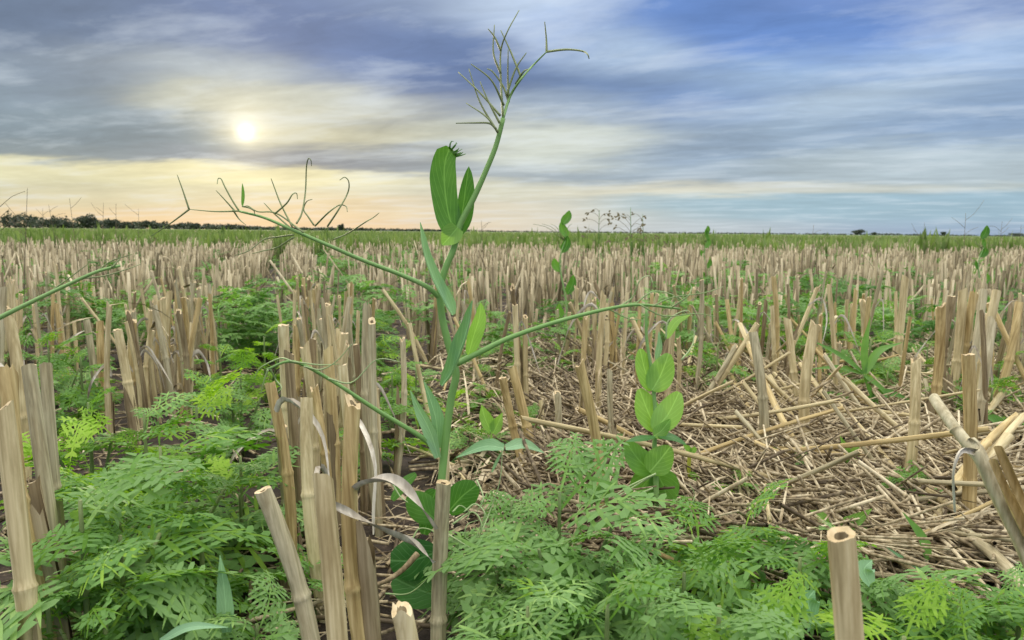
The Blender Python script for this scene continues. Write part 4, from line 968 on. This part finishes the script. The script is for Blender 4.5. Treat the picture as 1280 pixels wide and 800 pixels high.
# ------------------------------------------------------------------ broad-leaved seedlings and grass
def tuft_thing(name, label, cat, base_px, d, leaves, mat, o_base=None):
    base = G(*base_px); root = thing(name, label, cat, tuple(base))
    d *= .93
    for i, (pts, w_) in enumerate(leaves): pea_leaf(pts, d, w_*1.1, mat, root, base, nrm=(.1, -.7, .9), fold=.35, ns=14, seed=i, prof=lambda t: np.interp(t, [0, .3, .6, 1], [.5, 1, .8, .03]))
    return root
tuft_thing('grass_tuft', 'broad-bladed green grass tuft right of the flared stalk, blades spreading like a star', 'grass tuft', (1098, 512), 1.2,
           [([(1080, 468), (1080, 435), (1088, 396)], 5), ([(1078, 466), (1050, 445), (1012, 424)], 5), ([(1082, 466), (1098, 440), (1128, 428)], 5), ([(1078, 468), (1050, 460), (1014, 461)], 4), ([(1086, 500), (1110, 492), (1138, 500)], 7), ([(1098, 512), (1088, 492), (1078, 466)], 5), ([(1080, 470), (1100, 485), (1112, 500)], 5)], 'grass')
tuft_thing('wild_grass', 'single bright green blade standing in front of the tall golden stalk', 'grass blade', (1160, 700), .66, [([(1160, 700), (1150, 672), (1128, 640)], 9)], 'grass')
tuft_thing('wild_grass', 'bluish blade lying level toward the very thick front stalk', 'grass blade', (1160, 690), .66, [([(1160, 708), (1140, 706), (1108, 684)], 6), ([(1160, 708), (1172, 735), (1190, 750)], 4)], 'pea_blue')
tuft_thing('seedling', 'small seedling with paired round leaves near the right edge, below the clump', 'seedling', (1254, 560), 1.05, [([(1254, 538), (1244, 528), (1230, 520)], 11), ([(1256, 538), (1264, 530), (1276, 524)], 9), ([(1255, 560), (1255, 548), (1254, 538)], 2)], 'pea')
tuft_thing('seedling', 'tiny seedling among litter below the grey upright stalk', 'seedling', (966, 590), .95, [([(975, 575), (968, 566), (955, 560)], 7), ([(975, 575), (990, 582), (1005, 586)], 6), ([(966, 590), (970, 582), (975, 575)], 2)], 'pea_light')
tuft_thing('seedling', 'light green seedling among litter under the flared stalk', 'seedling', (1060, 600), .92, [([(1060, 578), (1056, 562), (1050, 545)], 7), ([(1060, 578), (1068, 566), (1072, 552)], 7), ([(1060, 600), (1060, 590), (1060, 578)], 2)], 'pea_light')
tuft_thing('seedling', 'light green seedling just above the very thick front stalk', 'seedling', (1055, 672), .72, [([(1050, 660), (1068, 652), (1090, 636)], 9), ([(1035, 655), (1025, 645), (1012, 638)], 7), ([(1050, 670), (1066, 664), (1084, 660)], 6), ([(1052, 678), (1045, 665), (1035, 655)], 2)], 'pea_light')
tuft_thing('seedling', 'pale broad-leaved seedling just right of the pea stem', 'seedling', (612, 560), .95, [([(614, 540), (606, 522), (602, 506)], 9), ([(616, 542), (622, 530), (628, 516)], 8), ([(612, 560), (614, 550), (614, 540)], 2)], 'pea_light')
tuft_thing('seedling', 'seedling with long pointed pale leaves above the tall bluish weed', 'seedling', (615, 600), .78, [([(630, 560), (605, 558), (570, 572)], 9), ([(632, 560), (655, 556), (680, 566)], 8), ([(615, 590), (622, 575), (630, 560)], 2)], 'pea_blue')
tuft_thing('wild_grass', 'waxy bluish blade standing upright in the left foreground', 'grass blade', (284, 800), .5, [([(284, 790), (281, 745), (275, 694)], 10)], 'pea_blue')
tuft_thing('wild_grass', 'low green blade arching along the bottom edge at the left', 'grass blade', (200, 800), .46, [([(200, 802), (238, 784), (285, 784)], 6)], 'pea_blue')
tuft_thing('seedling', 'broad bluish leaf pair beside the very thick front stalk', 'seedling', (1010, 790), .48, [([(1015, 770), (1010, 750), (1018, 738)], 14), ([(1088, 730), (1080, 712), (1090, 700)], 13), ([(1010, 790), (1012, 780), (1015, 770)], 2)], 'pea_blue')
def yellow_stem():
    b = G(862, 645); r = thing('yellow_stem', 'short bare yellow stem right of the round-leaved pea', 'stem', tuple(b))
    mesh_tube('stalk', [np.zeros(3)]+px_path([(862, 620), (861, 590), (862, 562)], .79, b), .0028, .002, M['yellowstem'], r, n=8, k=16)
    for a, c in (((862, 590), (874, 604)), ((862, 566), (854, 556)), ((862, 566), (868, 558))): pea_leaf([a, ((a[0]+c[0])/2+2, (a[1]+c[1])/2), c], .785, 4, 'pea_light', r, b)
yellow_stem()

# grass heads and dry weeds against the sky
def panicle(px, ytop, d, label, seed, mat='dryweed', n=9, spread=.035):
    base = G(px, 291+CAMZ*F/d); r = thing('panicle_grass', label, 'wild grass', tuple(base), 'tall grass heads rising above the stubble'); rg = np.random.default_rng(seed)
    h = (P(px, ytop, d)-base)[2]; lean = rg.uniform(-.02, .02)
    mesh_tube('stem', [np.zeros(3), (lean*.3, 0, h*.5), (lean, 0, h)], .0016, .0007, M['grass'], r, n=5, k=10)
    mb = MB()
    for i in range(n):
        t = .72+.28*rg.random(); a = np.array([lean*t, 0, h*t]); s = 1 if i % 2 else -1; L = spread*(1.35-(t-.72)*2.6)*rg.uniform(.5, 1.1)
        b = a+np.array([s*L, rg.uniform(-.5, .5)*L, L*rg.uniform(.2, .9)]); v, f = tube(catmull([a, (a+b)/2+[0, 0, .006], b], 4), .0005, 3); mb.add(v, f)
        for j in range(3):
            c = b+rg.normal(0, .003, 3); e = c+np.array([s*rg.uniform(.002, .010), 0, rg.uniform(-.008, .008)]); v, f, uv = blade([c, (c+e)/2, e], .0022, np.array([0, -1, .2]), ns=4, nc=1); mb.add(v, f)
    link('seed_head', mb.mesh('seed_head', M[mat]), r)
panicle(745, 263, 1.9, 'grass head with drooping spikelets, left of the pair above the horizon', 1)
panicle(788, 260, 1.8, 'grass head with drooping spikelets, right of the pair above the horizon', 2, n=12)
panicle(806, 268, 2.0, 'short grass head leaning beside the right one of the pair', 3, n=6)
DW = [(6, 236, 1.3, 'farthest left thin dry weed crossing the treeline'), (34, 238, 1.6, 'forked dry weed at left above the treeline'), (60, 262, 2.4, 'short dry weed right of the forked one at left'), (84, 258, 2.2, 'leaning dry weed before the first dip of the treeline'),
      (106, 250, 2.0, 'dry weed in front of the round tree at left'), (130, 255, 2.4, 'dry weed just right of the round tree at left'), (148, 256, 2.0, 'T-shaped dry weed right of the round tree'), (176, 262, 2.6, 'small dry weed above the treeline, between tree bumps'),
      (606, 276, 2.2, 'dry weed tip just right of the tall pea stem'), (1008, 281, 2.4, 'dry weed tip between the two far bushes, at right'), (1150, 278, 2.4, 'dry weed above the horizon left of the last far bush'), (1197, 266, 1.9, 'tallest dry weed at right, left of the pea at the edge'),
      (1238, 276, 2.2, 'dry weed tip right of the pea near the right edge'), (1265, 280, 2.6, 'last dry weed tip before the right edge')]
for i, (px, yt, d, lab) in enumerate(DW):
    base = G(px, 291+CAMZ*F/d); r = thing('dry_weed', lab, 'dry weed', tuple(base), 'thin dry weeds standing against the sky'); rg = np.random.default_rng(i+50)
    h = (P(px, yt, d)-base)[2]; ln = rg.uniform(-.03, .03)
    mesh_tube('stem', [np.zeros(3), (ln*.3, 0, h*.5), (ln, 0, h)], .0011, .0005, M['dryweed'], r, n=4, k=8)
    for j in range(4):
        t = rg.uniform(.7, .95); a = np.array([ln*t, 0, h*t]); s = rg.choice([-1, 1]); L = rg.uniform(.015, .045); mesh_tube('twig', [a, a+[s*L*.5, 0, L*.4], a+[s*L, 0, L*rg.uniform(.4, 1.2)]], .0006, .0004, M['dryweed'], r, n=3, k=5)

# ------------------------------------------------------------------ far trees
def crown_faces(mb, c, rx, ry, rz, n, rg, leaf):
    for k in range(n):
        u = rg.normal(size=3); u /= np.linalg.norm(u); r_ = rg.uniform(.35, 1)**.4*(1+.22*math.sin(3*math.atan2(u[0], u[2])+c[0])); p = np.array(c)+u*[rx, ry, rz]*r_
        if p[2] < .2: continue
        a = rg.normal(size=3); a /= np.linalg.norm(a); b = np.cross(a, rg.normal(size=3)); b /= np.linalg.norm(b); s = leaf*rg.uniform(.6, 1.4)
        mb.add(np.array([p-a*s, p-b*s*.6, p+a*s, p+b*s*.6]), [(0, 1, 2, 3)], tone=rg.uniform(.1, .9))
def far_tree(px, wpx_, hpx, D, label, name='tree', cat='tree', seed=0):
    base = np.array([(px-640)/F*D, D, 0.0]); w_ = wpx_/F*D/2; h = hpx/F*D; rg = np.random.default_rng(seed)
    r = thing(name, label, cat, tuple(base), 'far trees and bushes along the horizon'); mb = MB(); v, f = tube(catmull([(0, 0, 0), (w_*.05, 0, h*.3), (0, 0, h*.6)], 5), np.linspace(h*.03, h*.012, 5), 6); mb.add(v, f)
    for j in range(4): v, f = tube(catmull([(0, 0, h*.3), (w_*.4*math.cos(j*1.6), w_*.3*math.sin(j*1.6), h*.6)], 4), np.linspace(h*.012, h*.006, 4), 4); mb.add(v, f)
    link('trunk', mb.mesh('trunk', M['bark']), r)
    mb = MB()
    for j in range(6): crown_faces(mb, (w_*rg.uniform(-.5, .5), w_*rg.uniform(-.4, .4), h*rg.uniform(.4, .7)), w_*rg.uniform(.35, .6), w_*.5, h*rg.uniform(.22, .34), 200, rg, h*.085)
    link('crown', mb.mesh('crown', M['tree'], tone=True, smooth=False), r)
TR = [(113, 30, 17, 600, 'round bare-topped tree standing highest in the left treeline'), (62, 44, 13, 620, 'broad dark tree left of the highest one in the treeline'), (144, 22, 12, 610, 'low tree just right of the highest one in the treeline'),
      (184, 26, 10, 650, 'rounded tree at the middle of the left treeline'), (245, 18, 8, 680, 'small round tree near the right end of the treeline'), (208, 20, 7, 690, 'small tree left of the round one near the treeline end'), (86, 18, 9, 615, 'small tree in the dip left of the highest tree')]
for i, (px, ww, hh, D, lab) in enumerate(TR): far_tree(px, ww, hh, D, lab, seed=i)
BU = [(427, 11, 10, 420, 'lone dark bush on the horizon below the tendril spray'), (452, 8, 5, 450, 'smaller dark bush right of the lone one below the tendrils'), (1068, 20, 8, 500, 'wider dark bush on the horizon at right, left one of two neighbours'), (1088, 9, 5, 500, 'small dark bush right next to the wider one at right'),
      (1176, 9, 6, 500, 'lone dark bush on the horizon near the right edge'), (1266, 26, 5, 520, 'low flat bush on the horizon at the right edge')]
for i, (px, ww, hh, D, lab) in enumerate(BU): far_tree(px, ww, hh, D, lab, 'bush', 'bush', seed=i+20)
mb = MB(); rg = np.random.default_rng(9); D = 700
for px in np.arange(-60, 560, 3.0):
    hh = np.interp(px, [-60, 0, 30, 60, 75, 88, 110, 140, 200, 290, 330, 560], [16, 15, 14, 12, 9, 6, 9, 9, 7, 5, 3, 1.6])*(1+.15*math.sin(px*.31)+.12*math.sin(px*.11+1))
    h = hh/F*D; crown_faces(mb, ((px-640)/F*D, D+rg.uniform(0, 40), h*.5), 3.5, 8, h*.55, 60, rg, 1.5)
for px in np.arange(560, 1340, 3.0):
    hh = 1.6+1.2*max(0, math.sin(px*.035))*max(0, math.sin(px*.011+2)); h = hh/F*D; crown_faces(mb, ((px-640)/F*D, D+rg.uniform(0, 40), h*.5), 3, 8, h*.5, 16, rg, .8)
link('distant_wood', mb.mesh('distant_wood', M['tree'], tone=True, smooth=False), kind='stuff', label='low dark wood along the far horizon, tallest at the left', category='wood')

# ------------------------------------------------------------------ labels for the many
ORD = ['first', 'second', 'third', 'fourth', 'fifth', 'sixth', 'seventh', 'eighth', 'ninth', 'tenth', 'eleventh', 'twelfth', 'thirteenth', 'fourteenth', 'fifteenth', 'sixteenth', 'seventeenth', 'eighteenth', 'nineteenth', 'twentieth']
def zone(px, d, table):
    for x1, name in table:
        if px < x1: return name
    return table[-1][1]
SZ = [(130, 'the far left edge'), (260, 'the left clump'), (350, 'the gap beside the left clump'), (440, 'the dense clump'), (520, 'the gap just left of the pea stem'), (640, 'the rows behind the tall pea'), (760, 'the rows right of the pea stem'),
      (880, 'the rows beyond the round-leaved pea'), (1000, 'the rows beyond the litter'), (1110, 'the rows behind the flared stalk'), (1200, 'the left of the right clump'), (1400, 'the right edge')]
def lean_word(s):
    a = proj(s['p0']); b = proj(s['p1']); dx = (b[0]-a[0])/max(1, abs(b[1]-a[1]))
    return 'leaning left' if dx < -.1 else 'leaning right' if dx > .1 else 'upright'
def label_all(items, noun, table, extra=None):
    groups = {}
    for s in items:
        if s['label']: s['o']['label'] = s['label']; continue
        px, py, dd = proj((s['p0']+s['p1'])/2 if 'p1' in s else s['p']); s['px'] = px; s['d'] = dd
        z = zone(px, dd, table); groups.setdefault((z, extra(s, dd)), []).append(s)
    for (z, e), L_ in groups.items():
        L_.sort(key=lambda s: s['px'])
        for i, s in enumerate(L_):
            if len(L_) == 1: s['o']['label'] = f'only {e} {noun} in {z}'
            else: s['o']['label'] = f'{ORD[i]} {e} {noun} from left in {z}'; t_ = s['o']['label'].split()
            if len(t_) > 16: s['o']['label'] = s['o']['label'].replace(' the ', ' ').replace('round-leaved', 'round')
TW = {'pale': 'pale', 'golden': 'golden', 'grey': 'grey', 'brown': 'brown'}
def ex(s, dd):
    h = s['p1'][2]; hw = 'short' if h < .15 else ('tall' if h > .2 else '')
    return ' '.join(q for q in (hw, TW[s['tone']], lean_word(s)) if q)
label_all(stalks, 'stalk', SZ, ex)
FZ = [(760, 'litter left of the round-leaved pea'), (900, 'litter beside the round-leaved pea'), (1000, 'the litter left of the flared stalk'), (1100, 'the litter under the flared stalk'), (1190, 'litter left of the tall golden stalk'), (1500, 'the litter at the right edge')]
def fx(s, dd):
    a = proj(s['p0']); b = proj(s['p1']); L_ = np.linalg.norm(s['p1']-s['p0']); sl = (b[1]-a[1])/(b[0]-a[0]+1e-6)
    dr = 'level' if abs(sl) < .25 else ('falling to the right' if sl > 0 else 'rising to the right')
    return ('long ' if L_ > .15 else 'short ' if L_ < .09 else '')+s['tone']+' '+('level' if dr == 'level' else dr.replace('falling to the right', 'down-right slanting').replace('rising to the right', 'up-right slanting'))
label_all(fallen, 'straw', FZ, fx)
WT = {'fern_g': 'mid green', 'fern_b': 'bluish green', 'fern_y': 'yellow-green'}
label_all(weeds, 'feathery weed', SZ, lambda s, dd: WT[s['tone']])
print('stalks', len(stalks), 'fallen', len(fallen), 'objects', len(bpy.data.objects), 'rows', len(B))
